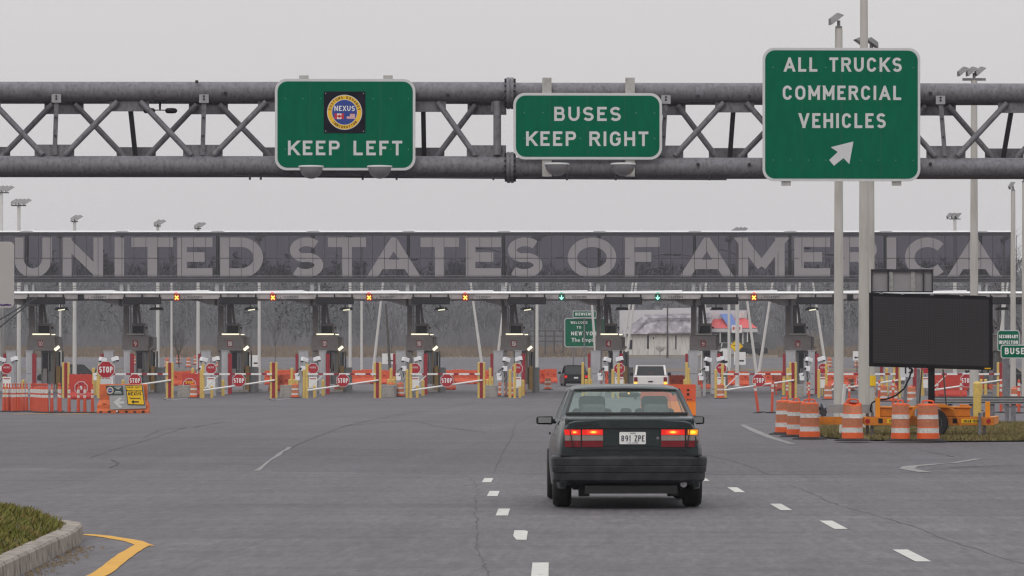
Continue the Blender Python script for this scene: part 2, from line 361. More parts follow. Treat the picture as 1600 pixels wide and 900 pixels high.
# ---------------------------------------------------------------- stroke lettering
def arc(cx, cy, rx, ry, a0, a1, n=14): return [(cx + rx * math.cos(R(a0 + (a1 - a0) * i / n)), cy + ry * math.sin(R(a0 + (a1 - a0) * i / n))) for i in range(n + 1)]
def _S():
    return arc(.5, .75, .5, .25, 25, 270, 18)[0:-1] + arc(.5, .25, .5, .25, 90, -155, 18)
GL = {   # width, strokes: (points, extend)
 'A': (.86, [([(0, 0), (.5, 1), (1, 0)], 1), ([(.19, .28), (.81, .28)], 0)]),
 'B': (.72, [([(0, 0), (0, 1)], 1), ([(0, 1)] + arc(.62, .77, .30, .23, 90, -90) + [(0, .54)], 0), ([(.55, .54)] + arc(.68, .27, .32, .27, 90, -90) + [(0, 0)], 0)]),
 'C': (.74, [(arc(.5, .66, .5, .34, 15, 180) + arc(.5, .34, .5, .34, 180, 345), 0)]),
 'D': (.74, [([(0, 0), (0, 1)], 1), ([(0, 1)] + arc(.5, .6, .5, .4, 90, 0, 8) + arc(.5, .4, .5, .4, 0, -90, 8) + [(0, 0)], 0)]),
 'E': (.64, [([(0, 0), (0, 1)], 1), ([(0, 1), (1, 1)], 2), ([(0, .52), (.88, .52)], 0), ([(0, 0), (1, 0)], 2)]),
 'F': (.62, [([(0, 0), (0, 1)], 1), ([(0, 1), (1, 1)], 2), ([(0, .52), (.85, .52)], 0)]),
 'G': (.76, [(arc(.5, .66, .5, .34, 15, 180) + arc(.5, .34, .5, .34, 180, 360) + [(1, .48), (.58, .48)], 0)]),
 'H': (.76, [([(0, 0), (0, 1)], 1), ([(1, 0), (1, 1)], 1), ([(0, .5), (1, .5)], 0)]),
 'I': (.21, [([(.5, 0), (.5, 1)], 1)]),
 'J': (.62, [([(1, 1), (1, .4)] + arc(.5, .3, .5, .3, 0, -170, 10), 3)]),
 'K': (.76, [([(0, 0), (0, 1)], 1), ([(0, .32), (1, 1.02)], 2), ([(.32, .6), (1, 0)], 2)]),
 'L': (.62, [([(0, 0), (0, 1)], 1), ([(0, 0), (1, 0)], 2)]),
 'M': (.90, [([(0, 0), (0, 1)], 1), ([(1, 0), (1, 1)], 1), ([(0, 1), (.5, .22)], 3), ([(1, 1), (.5, .22)], 3)]),
 'N': (.78, [([(0, 0), (0, 1)], 1), ([(1, 0), (1, 1)], 1), ([(0, 1), (1, 0)], 0)]),
 'O': (.80, [(arc(.5, .64, .5, .36, 0, 180) + arc(.5, .36, .5, .36, 180, 360) + [(1, .64)], 0)]),
 'P': (.72, [([(0, 0), (0, 1)], 1), ([(0, 1)] + arc(.66, .75, .34, .25, 90, -90) + [(0, .5)], 0)]),
 'R': (.74, [([(0, 0), (0, 1)], 1), ([(0, 1)] + arc(.66, .76, .34, .24, 90, -90) + [(0, .52)], 0), ([(.55, .52), (1, 0)], 2)]),
 'S': (.72, [(_S(), 0)]),
 'T': (.68, [([(.5, 0), (.5, 1)], 1), ([(0, 1), (1, 1)], 4)]),
 'U': (.76, [([(0, 1), (0, .38)] + arc(.5, .38, .5, .38, 180, 360) + [(1, 1)], 1)]),
 'V': (.82, [([(0, 1), (.5, 0)], 1), ([(1, 1), (.5, 0)], 1)]),
 'W': (1.0, [([(0, 1), (.25, 0)], 1), ([(.25, 0), (.5, 1)], 1), ([(.5, 1), (.75, 0)], 1), ([(.75, 0), (1, 1)], 1)]),
 'X': (.76, [([(0, 0), (1, 1)], 1), ([(0, 1), (1, 0)], 1)]),
 'Y': (.78, [([(0, 1), (.5, .45)], 1), ([(1, 1), (.5, .45)], 1), ([(.5, .5), (.5, 0)], 2)]),
 'o': (1, [(arc(.5, .5, .5, .5, 0, 360, 40), 0)]),
 'c': (1, [(arc(.55, .5, .55, .5, 42, 318, 36), 0)]),
 's': (1, [(arc(.52, .74, .46, .26, 40, 250, 22) + arc(.48, .26, .50, .26, 70, -140, 22), 0)]),
 'd': (1, [([(0, 0), (0, 1)], 1), ([(0, 1)] + arc(.48, .5, .52, .5, 90, -90, 26) + [(0, 0)], 0)]),
 'u': (1, [([(0, 1), (0, .5)] + arc(.5, .5, .5, .5, 180, 360, 24) + [(1, 1)], 1)]),
 'Z': (.68, [([(0, 1), (1, 1)], 4), ([(1, 1), (0, 0)], 0), ([(0, 0), (1, 0)], 4)]),
 '0': (.70, [(arc(.5, .64, .5, .36, 0, 180) + arc(.5, .36, .5, .36, 180, 360) + [(1, .64)], 0)]),
 '1': (.34, [([(.8, 0), (.8, 1)], 1), ([(.8, 1), (0, .8)], 0)]),
 '2': (.68, [(arc(.5, .7, .5, .3, 165, -20) + [(0, 0)], 0), ([(0, 0), (1, 0)], 4)]),
 '3': (.68, [(arc(.45, .76, .5, .24, 150, -90), 0), ([(.4, .52)] + arc(.45, .26, .55, .26, 90, -155), 0)]),
 '4': (.76, [([(.72, 0), (.72, 1)], 1), ([(.72, 1), (0, .3)], 0), ([(0, .3), (1, .3)], 2)]),
 '5': (.70, [([(.9, 1), (.12, 1), (.05, .56)], 0), ([(.05, .56)] + arc(.45, .3, .55, .3, 110, -155), 0)]),
 '6': (.70, [(arc(.5, .3, .5, .3, 0, 360, 20), 0), ([(0, .3)] + arc(.6, .45, .6, .55, 180, 75, 8), 0)]),
 '7': (.66, [([(0, 1), (1, 1)], 4), ([(1, 1), (.3, 0)], 2)]),
 '8': (.70, [(arc(.5, .76, .45, .24, 0, 360, 18), 0), (arc(.5, .26, .5, .26, 0, 360, 18), 0)]),
 '9': (.70, [(arc(.5, .7, .5, .3, 0, 360, 20), 0), ([(1, .7)] + arc(.4, .55, .6, .55, 0, -105, 8), 0)]),
}
def _clip(poly, z0, z1):
    for lim, sg in ((z0, 1), (z1, -1)):
        out = []
        for i in range(len(poly)):
            a, b = poly[i - 1], poly[i]; ia, ib = sg * (a[1] - lim) >= -1e-9, sg * (b[1] - lim) >= -1e-9
            if ia != ib:
                k = (lim - a[1]) / (b[1] - a[1]); out.append((a[0] + (b[0] - a[0]) * k, lim))
            if ib: out.append(b)
        poly = out
        if len(poly) < 3: return None
    return poly
def glyph(mb, ch, x, z, w, H, t, y, m=0, tf=None):
    """one capital: box x..x+w, z..z+H, stroke width 2t, front towards -y"""
    for si, (pts, ext) in enumerate(GL[ch][1]):
        P = [Vector((x + t + px * (w - 2 * t), z + t + pz * (H - 2 * t))) if ch != 'I' else Vector((x + w / 2, z + t + pz * (H - 2 * t))) for px, pz in pts]
        Q = [P[0]]
        for p in P[1:]:
            if (p - Q[-1]).length > 1e-5: Q.append(p)
        P = Q; closed = (P[0] - P[-1]).length < 1e-4 and len(P) > 3
        if closed: P = P[:-1]
        n = len(P)
        if ext in (1, 3, 4): P[0] = P[0] + (P[0] - P[1]).normalized() * (2.2 * t if ext != 4 else t)
        if ext in (1, 2): 
            P[-1] = P[-1] + (P[-1] - P[-2]).normalized() * (2.2 * t if abs((P[-1] - P[-2]).normalized().y) > .3 else t)
        if ext == 4: P[-1] = P[-1] + (P[-1] - P[-2]).normalized() * t
        Lf, Rt = [], []
        for i in range(n):
            a = P[i - 1] if (i > 0 or closed) else None; b = P[(i + 1) % n] if (i < n - 1 or closed) else None
            d1 = (P[i] - a).normalized() if a is not None else None; d2 = (b - P[i]).normalized() if b is not None else None
            if d1 is None: d1 = d2
            if d2 is None: d2 = d1
            nn = Vector((-(d1.y + d2.y), d1.x + d2.x)); nn = nn.normalized() if nn.length > 1e-6 else Vector((-d1.y, d1.x))
            k = min(4.0, 1 / max(.2, nn.dot(Vector((-d1.y, d1.x)))))
            Lf.append(P[i] + nn * t * k); Rt.append(P[i] - nn * t * k)
        yy = y - si * 0.0012
        for i in range(n if closed else n - 1):
            j = (i + 1) % n
            poly = _clip([tuple(Rt[i]), tuple(Rt[j]), tuple(Lf[j]), tuple(Lf[i])], z, z + H)
            if poly:
                if tf: poly = [tf(*p) for p in poly]
                mb.sheet(poly, yy, m)
def lettering(mb, s, xc, z, H, y, width=None, stroke=.19, gap=.24, m=0, wide=1.0, tf=None, align='c'):
    ws = [GL[c][0] * H * wide if c in GL else H * .45 for c in s]; ws = [max(w, H * stroke) for w in ws]
    nat = sum(ws) + gap * H * (len(s) - 1)
    k = (width / nat) if width else 1
    x = xc - (nat * k / 2 if align == 'c' else 0)
    for c, w in zip(s, ws):
        if c in GL:
            ww = w * k if c != 'I' else w
            glyph(mb, c, x + (0 if c != 'I' else (w * k - w) / 2), z, ww, H, stroke * H / 2, y, m, tf)
        x += (w + gap * H) * k
# ================================================================ GROUND
def ground_mat():
    m = mat('asphalt', (0.101, 0.090, 0.100), 0.72, 0, 0.10, 0.22, spec=0.35, stretch=(0.35, 0.9, 1))
    n = m.node_tree.nodes; l = m.node_tree.links; b = n['Principled BSDF']
    last = b.inputs['Base Color'].links[0].from_socket
    t = n.new('ShaderNodeTexCoord')
    for scl, st, lo, hi in ((1.0, (1.1, .03, 1), 0.84, 1.08), (.45, (.4, 1.2, 1), .86, 1.12), (70, (1, 1, 1), 0.68, 1.32), (9, (1, 1, 1), .78, 1.22), (1.0, (13, 1.3, 1), .76, 1.24), (1.0, (5, .6, 1), .88, 1.12), (1.1, (0.12, 1.6, 1), 0.82, 1.15), (0.07, (1, .6, 1), 0.84, 1.10)):
        mp = n.new('ShaderNodeMapping'); mp.inputs['Scale'].default_value = st; l.new(t.outputs['Object'], mp.inputs[0])
        no = n.new('ShaderNodeTexNoise'); no.inputs['Scale'].default_value = scl; no.inputs['Detail'].default_value = 5; no.inputs['Roughness'].default_value = .7
        l.new(mp.outputs[0], no.inputs['Vector'])
        r = n.new('ShaderNodeMapRange'); r.inputs['From Min'].default_value = .3; r.inputs['From Max'].default_value = .7
        r.inputs['To Min'].default_value = lo; r.inputs['To Max'].default_value = hi; l.new(no.outputs[0], r.inputs[0])
        s = n.new('ShaderNodeVectorMath'); s.operation = 'SCALE'; l.new(last, s.inputs[0]); l.new(r.outputs[0], s.inputs['Scale']); last = s.outputs[0]
    l.new(last, b.inputs['Base Color'])
    bp = n.new('ShaderNodeBump'); bp.inputs['Strength'].default_value = .4; bp.inputs['Distance'].default_value = .01
    l.new(no.outputs[0], bp.inputs['Height'])
    return m
M['asphalt'] = ground_mat()
M['asphalt_near'] = M['asphalt'].copy()
for nd in M['asphalt_near'].node_tree.nodes:
    if nd.type == 'VECT_MATH' and not nd.inputs[0].is_linked: nd.inputs[0].default_value = (0.118, 0.108, 0.116)
M['field'] = mat('dry_field_grass', (0.155, 0.118, 0.088), 0.95, 0, 0.30, 0.35, stretch=(.6, 1, 1), dirt=(.085, .085, .045), dirt_amt=.7)
M['hill'] = mat('wooded_hill_ground', (0.05, 0.048, 0.045), 0.95, 0, 0.30, 0.1)
M['turf'] = mat('turf_soil', (0.10, 0.085, 0.045), 0.95, 0, 0.35, 1.5, dirt=(.07, .08, .02), dirt_amt=.8)
mb = MB()
ys = [-60, 0, 236] + [p[0] for p in PROF[2:6]]
mb.grid([[(x, y, gz(y)) for x in (-400, -100, 0, 100, 400)] for y in ys], 0, False)
tag(mb.build('ground', 'asphalt'), kind='structure')
mb = MB(); mb.grid([[(x, y, gz(y)) for x in (-400, -100, 0, 100, 400)] for y in (430, 475, 520, 570, 620)], 0, False)
mb.grid([[(x * 3, y, gz(y)) for x in (-400, -100, 0, 100, 400)] for y in (620, 800, 1200, 2200)], 1, False)
tag(mb.build('terrain', ['field', 'hill']), kind='structure')
mb = MB()   # newer paving of the approach, its far edge runs slightly askew
mb.add([(-60, -55, .004), (60, -55, .004), (60, 58.5, .004), (8, 57.6, .004), GP(800, 742) + (.004,), GP(0, 731) + (.004,), (-60, 66, .004)], [tuple(range(7))])
tag(mb.build('approach_road', 'asphalt_near'), kind='structure')
# grass verge strip between booths and far road
mb = MB()
for x0, x1, ya, yb in ((PX(940, 350), PX(1600, 350) + 30, 352, 366), (PX(-100, 350), PX(240, 350), 345, 362)):
    mb.add([(x0, ya, gz(ya) + .02), (x1, ya, gz(ya) + .02), (x1, yb, gz(yb) + .02), (x0, yb, gz(yb) + .02)], [(0, 1, 2, 3)])
tag(mb.build('verge', 'field'), kind='structure')

# ---- road paint
RD = Vector((-137 / 6000.0, 1)).normalized(); RN = Vector((RD.y, -RD.x))
def dash(mb, px, py, ln=2.1, w=.13, z=.008, nick=0):
    c = Vector(GP(px, py)); a = RD * ln / 2; b = RN * w / 2
    p = [c - a - b, c - a + b, c + a + b, c + a - b]
    if nick: p = [c - a - b * .4, c - a + b, c + a * .8 + b, c + a + b * .5, c + a - b, c - a * .2 - b]
    mb.add([(v.x, v.y, z) for v in p], [tuple(range(len(p)))])
def ribbon(mb, pts, w, z, wobble=0):
    pts = [Vector(p) for p in pts]; L_, R_ = [], []
    for i, p in enumerate(pts):
        d = (pts[min(i + 1, len(pts) - 1)] - pts[max(i - 1, 0)]).normalized(); nn = Vector((-d.y, d.x))
        ww = w[i] if isinstance(w, (list, tuple)) else w
        ww *= 1 + random.uniform(-wobble, wobble)
        L_.append(p + nn * ww / 2); R_.append(p - nn * ww / 2)
    mb.grid([[(v.x, v.y, z) for v in L_], [(v.x, v.y, z) for v in R_]], 0, False)
def fine(pts, n=7, j=.05):
    out = []
    for a, b in zip(pts[:-1], pts[1:]):
        a = Vector(a); b = Vector(b); d = (b - a); nn = Vector((-d.y, d.x)).normalized() if d.length else Vector((0, 0))
        for k in range(n): out.append(a + d * k / n + nn * random.uniform(-j, j))
    out.append(Vector(pts[-1])); return out
mb = MB()
for i, (a, b) in enumerate([(762, 751), (771, 772), (786, 801), (813, 837), (844, 891)]): dash(mb, a, b, nick=(i == 3))
for a, b in [(1097, 749), (1150, 766), (1220, 793), (1302, 821), (1424, 869)]: dash(mb, a, b)
for k in range(1, 6):   # the rows go on towards and past the camera
    for px, py in ((844, 891), (1424, 869)):
        x, y = GP(px, py); c = Vector((x, y)) - RD * 6.1 * k; a = RD * 1.05; b = RN * .075
        mb.add([(v.x, v.y, .008) for v in (c - a - b, c - a + b, c + a + b, c + a - b)], [(0, 1, 2, 3)])
tag(mb.build('lane_markings', 'line_white'), kind='structure')
mb = MB()
ribbon(mb, [GP(1160, 664), GP(1178, 673), GP(1205, 684), GP(1238, 694)], [.12, .22, .2, .15], .006)
ribbon(mb, [GP(1160, 664), GP(1200, 662)], .14, .0065)
ribbon(mb, [GP(1238, 694.5), GP(1330, 695)], .12, .0065)
ribbon(mb, [GP(1445, 738), GP(1417, 733), GP(1422, 729), GP(1470, 725)], [.2, .25, .25, .2], .006)
ribbon(mb, [GP(1488, 724), GP(1530, 717)], .14, .006)
ribbon(mb, fine([GP(400, 736), GP(452, 699)], 8, .02), .08, .006, .5)
for a, b, c in ((256, 622, 300), (420, 622, 462), (1283, 636, 1330), (585, 623, 640), (745, 622, 860), (900, 624, 1010)):
    ribbon(mb, [GP(c, b - .6), GP(a + 8, b + 1.5 + 2 * (a < 500)), GP(a, b)], .3, .006)
for a, b in ((650, 658), (505, 677)): ribbon(mb, [GP(a, b), GP(a + 12, b)], .1, .006)
tag(mb.build('worn_markings', 'line_worn'), kind='structure')
mb = MB()
ribbon(mb, fine([GP(131, 836), GP(160, 838.5), GP(208, 846.5), GP(228, 854)], 4, .004), .15, .008, .06)
ribbon(mb, fine([Vector(GP(224, 852)), Vector(GP(197, 868)), Vector(GP(158, 898)), Vector(GP(158, 898)) - RD * 12], 8, .004), .14, .010, .05)
for a, b in ((22, 80), (88, 144)): ribbon(mb, [GP(a, 647.5), GP(b, 646)], .35, .008)
tag(mb.build('yellow_markings', 'line_yellow'), kind='structure')
mb = MB()
for pts, w in [
    ([(1235, 758), (1270, 772), (1300, 786), (1345, 800), (1400, 815), (1450, 832), (1500, 852), (1600, 882)], .05),
    ([(768, 905), (754, 880), (745, 850), (748, 820), (740, 790), (748, 765), (737, 746), (700, 741)], .04),
    ([(772, 738), (790, 700), (800, 680), (806, 660), (850, 645)], .05),
    ([(0, 716), (150, 716), (172, 718), (187, 724), (172, 731)], .06),
    ([(140, 716), (185, 700), (230, 688), (290, 668)], .04),
    ([(225, 683), (250, 672), (300, 668), (345, 660), (405, 657)], .10),
    ([(455, 700), (475, 690), (500, 680), (545, 664), (620, 648), (740, 630)], .09),
    ([(600, 656), (650, 658), (680, 666), (760, 676)], .08),
    ([(520, 667), (580, 662), (650, 655)], .08),
    ([(1100, 710), (1150, 722), (1180, 732), (1200, 742)], .045),
    ([(1340, 706), (1440, 704), (1490, 714)], .05),
    ([(1480, 730), (1600, 727)], .16), ([(1450, 734), (1540, 729)], .12),
    ([(0, 646), (90, 649), (200, 650)], .06), ([(860, 668), (1000, 660)], .04), ([(1110, 640), (1300, 652)], .05)]:
    ribbon(mb, fine([GP(*p) for p in pts], 9, .025), w * .42, .0055, .8)
ribbon(mb, fine([GP(-40, 730.5), GP(0, 731), GP(400, 736.6), GP(800, 742)], 10, .02), .035, .0062, .6)
ribbon(mb, fine([GP(800, 742.2), (8, 57.55), (14, 58.4)], 10, .02), .07, .0062, .6)
tag(mb.build('road_cracks', 'crack'), kind='structure')

# ---- kerbed island, bottom left
def kerb_island():
    out = [GP(-40, 955), GP(0, 916), GP(70, 880), GP(118, 856), GP(127, 848), GP(131, 842)]
    edge = [Vector(p) for p in out]
    edge = [edge[0] - RD * 14] + edge
    back = [edge[-1] + Vector((-.10, .30)), edge[-1] + Vector((-.45, 1.1)), edge[-1] + Vector((-1.9, 5.2)), edge[-1] + Vector((-6, 16))]
    line = edge + back
    # inward offset
    def off(pl, d):
        o = []
        for i, p in enumerate(pl):
            t = (pl[min(i + 1, len(pl) - 1)] - pl[max(i - 1, 0)]).normalized(); o.append(p + Vector((-t.y, t.x)) * d)
        return o
    A = off(line, 0); B = off(line, .012); C = off(line, .03); D = off(line, .17)
    mb = MB(); rows = []
    for k in range(len(line) - 1):
        n = 6
        for i in range(n if k < len(line) - 2 else n + 1):
            f = i / n; g = lambda P, z: tuple(P[k].lerp(P[k + 1], f)) + (z + random.uniform(-.0015, .0015),)
            rows.append([g(A, -.01), g(B, .13), g(C, .15), g(D, .152), g(D, .10)])
    mb.grid(rows, 0, False)
    tag(mb.build('kerb', 'kerb'), kind='structure')
    g = MB(); E_ = off(line, .45); F_ = off(line, .9)
    g.grid([[tuple(p) + (.12,) for p in D], [tuple(p) + (.24,) for p in E_], [tuple(p) + (.30,) for p in F_]])
    inner = [tuple(p) + (.30,) for p in F_]; far = [(-14, D[-1].y, .30), (-14, D[0].y, .30)]
    g.add(inner + far, [tuple(range(len(inner) + 2))])
    tag(g.build('grass_island', 'turf'), kind='structure')
    return D
KI = kerb_island()
M['grass'] = mat('grass_blades', (0.13, 0.135, 0.025), 0.9, 0, 0.35, 1.6, dirt=(.25, .155, .06), dirt_amt=.9)
M['grass_dry'] = mat('dry_grass_blades', (0.165, 0.135, 0.045), 0.9, 0, 0.35, 0.9, dirt=(.26, .19, .09), dirt_amt=.8)
def in_poly(x, y, P):
    c = False
    for i in range(len(P)):
        a, b = P[i - 1], P[i]
        if (a[1] > y) != (b[1] > y) and x < (b[0] - a[0]) * (y - a[1]) / (b[1] - a[1]) + a[0]: c = not c
    return c
def blades(name, P, n, h, z0_, mt, w=.012, lean=.6, edge=None):
    xs = [p[0] for p in P]; ysx = [p[1] for p in P]; mb = MB(); k = 0
    while k < n:
        x = random.uniform(min(xs), max(xs)); y = random.uniform(min(ysx), max(ysx))
        if not in_poly(x, y, P): continue
        z = z0_
        if edge:
            d = min((Vector((x, y)) - (a_ + (b_ - a_) * max(0, min(1, (Vector((x, y)) - a_).dot(b_ - a_) / (b_ - a_).length_squared)))).length for a_, b_ in zip(edge[:-1], edge[1:]))
            z = z0_ + (.12 * min(1, d / .28) + .06 * max(0, min(1, (d - .28) / .45)))
        k += 1; hh = h * random.uniform(.4, 1.25); a = random.uniform(0, 2 * PI); ww = w * random.uniform(.7, 1.6)
        dx, dy = math.cos(a) * ww, math.sin(a) * ww; lx, ly = random.gauss(0, lean) * hh, random.gauss(0, lean) * hh
        mb.add([(x - dx, y - dy, z), (x + dx, y + dy, z), (x + lx, y + ly, z + hh)], [(0, 1, 2)])
    return tag(mb.build(name, mt), kind='stuff')
PI_ = [tuple(p) for p in KI[1:]] + [(-12, KI[-1].y), (-12, KI[1].y)]
PI_ = [p if p[0] > -11 else (-9, p[1]) for p in PI_]
blades('grass', [(p[0], min(p[1], 46)) for p in PI_], 46000, .065, .115, 'grass', edge=KI)
mb = MB()   # fallen leaves and grit in the gutter
for i in range(260):
    f = random.random(); a = Vector(GP(10, 915)).lerp(Vector(GP(118, 857)), f) + RN * (abs(random.gauss(0, .09)) + .01); s_ = random.choice((.006, .01, .012, .025))
    an = random.uniform(0, PI); dx, dy = math.cos(an) * s_, math.sin(an) * s_
    mb.add([(a.x - dx, a.y - dy, .012), (a.x + dy, a.y - dx, .014), (a.x + dx, a.y + dy, .03), (a.x - dy, a.y + dx, .016)], [(0, 1, 2, 3)])
M['leaf_litter'] = mat('leaf_litter', (0.12, 0.085, 0.05), 0.9, 0, .4, 4)
tag(mb.build('leaf_litter', 'leaf_litter'), kind='stuff')
# grass island on the right under the message trailer
IR = [GP(1262, 674), GP(1290, 685), GP(1330, 688.5), GP(1480, 691), GP(1640, 690), (PX(1760, 86), 86.5), (PX(1760, 110), 110), GP(1600, 664), GP(1480, 663), GP(1330, 660), GP(1270, 664)]
mb = MB(); mb.add([(x, y, .03) for x, y in IR], [tuple(range(len(IR)))])
tag(mb.build('grass_verge', 'turf'), kind='structure')
blades('grass_patch', IR, 60000, .10, .03, 'grass_dry', .014)

# ================================================================ GANTRY
G = Frame(797, 82.0, R(1.5)); GL_ = G.loc(); GA = R(1.5)
gantry = thing('sign_gantry', 'long tubular steel truss gantry spanning the road and carrying three green signs', 'gantry', GL_, GA)
def gp(px, py, dy=0): a = G(px, py, dy); return (a[0], dy, a[1])
RC = .205
REAR = .89
for nm, pa, pb in (('top_chord', (-260, 142.5, 797, 143), (797, 144, 1830, 145.5)), ('bottom_chord', (-260, 258.5, 797, 259), (797, 261, 1830, 262))):
    for q in (pa, pb):
        for dy, rname in ((0, ''), (REAR, '')):
            a = list(gp(q[0], q[1], 0)); b = list(gp(q[2], q[3], 0)); a[1] = b[1] = dy
            mb = MB(); mb.tube(a, b, RC, RC, 24); mb.build(nm, 'steel', gantry)
# bolted flanges in the middle
for cy in (143.5, 260):
    for dy in (0, REAR):
        c = list(gp(797, cy)); c[1] = dy
        mb = MB(); mb.tube((c[0] - .075, dy, c[2]), (c[0] - .006, dy, c[2]), .31, .31, 24); mb.tube((c[0] + .006, dy, c[2]), (c[0] + .075, dy, c[2]), .31, .31, 24)
        fl = mb.build('flange', 'steel', gantry)
        mb = MB()
        for k in range(14):
            a = 2 * PI * k / 14; yy, zz = dy + .265 * math.cos(a), c[2] + .265 * math.sin(a)
            mb.tube((c[0] - .12, yy, zz), (c[0] + .12, yy, zz), .024, .024, 6)
        mb.build('bolts', 'bolt', fl)
ZT = gp(400, 142.5)[2]; ZB = gp(400, 259)[2]
zt0, zt1 = ZT - RC, ZT - RC - .20     # gusset band under the top chord
zb0, zb1 = ZB + RC, ZB + RC + .23
def bracing(front_bot, rear_top, front_top, rear_bot):
    for lst, dy, top in ((front_bot, 0, 0), (front_top, 0, 1), (rear_top, REAR, 1), (rear_bot, REAR, 0)):
        for px in lst:
            x = gp(px, 200)[0]; w = .42
            mb = MB()
            if top: mb.box(x - w, x + w, dy - .015, dy + .015, zt1 - .03, ZT - .12)
            else: mb.box(x - w, x + w, dy - .015, dy + .015, ZB + .12, zb1 + .01)
            mb.build('gusset_plate', 'steel', gantry)
    for bl, tl, dy in ((front_bot, front_top, -.075), (rear_bot, rear_top, REAR - .075)):
        for b in bl:
            for t in tl:
                if abs(b - t) < 140:
                    xb = gp(b, 200)[0]; xt = gp(t, 200)[0]; s_ = 1 if xt > xb else -1
                    p0 = (xb + s_ * .24, dy, zb0 + .02); p1 = (xt - s_ * .24, dy, zt0 - .02)
                    mb = MB(); mb.tube(p0, p1, .062, .062, 12); mb.build('brace', 'steel', gantry)
def verticals(flat, dark):
    for a, b in flat:
        x0 = gp(a, 200)[0]; x1 = gp(b, 200)[0]
        mb = MB(); mb.bar((x0, -.17, zt0 + .06), (x1, -.06, zb0 + .02), .095, .03)
        pb_ = mb.build('vertical_bar', 'steel', gantry)
        mb = MB(); mb.box(x0 - .10, x0 + .10, -.215, -.195, zt0 - .06, zt0 + .12); mb.build('clip_plate', 'steel_light', pb_)
        mb = MB()
        for f in (.0, .33, .66): 
            z = zt0 + .02 + (zb0 - zt0) * f; x = x0 + (x1 - x0) * f; mb.tube((x, -.235 + .14 * f, z), (x, -.1, z), .022, .022, 6)
        mb.tube((x0, -.24, zt0 + .08), (x0, -.2, zt0 + .08), .022, .022, 6)
        mb.build('bolts', 'bolt', pb_)
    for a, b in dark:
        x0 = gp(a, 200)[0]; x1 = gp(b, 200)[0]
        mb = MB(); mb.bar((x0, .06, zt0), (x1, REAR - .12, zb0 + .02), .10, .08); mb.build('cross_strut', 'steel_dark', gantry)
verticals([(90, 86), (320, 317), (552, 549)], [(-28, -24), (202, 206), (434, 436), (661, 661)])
bracing([-147, 85, 317, 549, 760], [-138, 92, 320, 551, 760], [-30, 202, 434, 666], [-24, 206, 437, 662])
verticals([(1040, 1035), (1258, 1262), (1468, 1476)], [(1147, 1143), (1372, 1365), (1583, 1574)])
bracing([1037, 1257, 1478, 1700], [1043, 1257, 1470, 1690], [1148, 1368, 1590], [1141, 1358, 1577])
# round post near the flange on the left side and legs beyond the picture
mb = MB(); x = gp(777, 200)[0]; mb.tube((x, -.08, zt0 - .0), (x, -.08, zb0 + .03), .085, .085, 14); mb.box(x - .13, x + .13, -.03, .03, zt0 - .22, zt0 + .05); mb.build('vertical_post', 'steel', gantry)
for px in (-250, 1815):
    for dy in (0, REAR):
        x = gp(px, 200)[0]; mb = MB(); mb.tube((x, dy, 0), (x, dy, ZT), .25, .2, 20); mb.box(x - .4, x + .4, dy - .4, dy + .4, 0, .25); mb.build('support_post', 'steel', gantry)
# conduit under the bottom chord
mb = MB(); zc = ZB - RC - .03
mb.path([gp(368, 0)[:1] + (-.1, zc + .01), gp(395, 0)[:1] + (-.1, zc), gp(797, 0)[:1] + (-.1, zc - .03), gp(1135, 0)[:1] + (-.1, zc - .05)], .016)
for px in (391, 408, 567, 620, 771, 886, 962, 1108):
    x = gp(px, 200)[0]; mb.tube((x, -.1, zc - .07), (x, -.1, zc + .05), .025, .025, 6)
mb.build('conduit', 'steel_dark', gantry)
# small bolt heads on the chords
mb = MB()
for px, py in ((309, 129), (353, 147), (700, 150), (1090, 152), (1170, 152), (1090, 258), (1170, 258), (1452, 147), (1452, 257)):
    a = gp(px, py); mb.box(a[0] - .03, a[0] + .03, -.26, -.18, a[2] - .03, a[2] + .03)
mb.build('bolts', 'bolt', gantry)

def road_sign(name, label, x0, x1, y0, y1, dy, posts, group='green signs hung on the gantry'):
    """pixel box of the sign's outer edge"""
    t = thing(name, label, 'road sign', GL_, GA, group)
    a = G(x0, y1, dy); b = G(x1, y0, dy)
    X0, X1, Z0, Z1 = a[0], b[0], a[1], b[1]
    mb = MB(); mb.prism(rr(X0, X1, Z0, Z1, .25, 8), dy, dy + .03, 0); mb.build('border', 'sign_white', t)
    mb = MB(); w = .055; mb.prism(rr(X0 + w, X1 - w, Z0 + w, Z1 - w, .21, 8), dy - .004, dy + .01, 0); mb.build('sign_face', 'sign_green', t)
    for pa, pb, pc in posts:
        p = G(pa, pb, 0); q = G(pa, pc, 0)
        mb = MB(); mb.box(p[0] - .10, p[0] + .10, dy + .035, dy + .11, q[1], p[1]); mb.build('mounting_post', 'alu', t)
    mb = MB()
    for f in (.25, .5, .75): mb.box(X0 + (X1 - X0) * f - .003, X0 + (X1 - X0) * f + .003, dy - .0048, dy - .002, Z0 + w + .01, Z1 - w - .01)
    mb.build('panel_seams', 'dark_board', t)
    mb = MB(); n = int((X1 - X0) / .36)
    for zz in (Z0 + .45, Z1 - .42):
        for k in range(n): 
            x = X0 + (k + .6) * (X1 - X0) / n; mb.tube((x, dy - .007, zz), (x, dy, zz), .009, .009, 6)
    mb.build('rivets', 'steel_light', t)
    return t, X0, X1, Z0, Z1
s1, X0, X1, Z0, Z1 = road_sign('road_sign', 'green sign with a round customs emblem and the words KEEP LEFT', 429.5, 649, 123.5, 266, -.34, [(476, 119.5, 268), (607, 119.5, 268)])
def line(t, txt, xa, xb, yt, yb, dy, st=.185):
    a = G(xa, yb, dy); b = G(xb, yt, dy); mb = MB()
    lettering(mb, txt, (a[0] + b[0]) / 2, a[1], b[1] - a[1], dy - .007, b[0] - a[0], st)
    mb.build('lettering', 'sign_white', t)
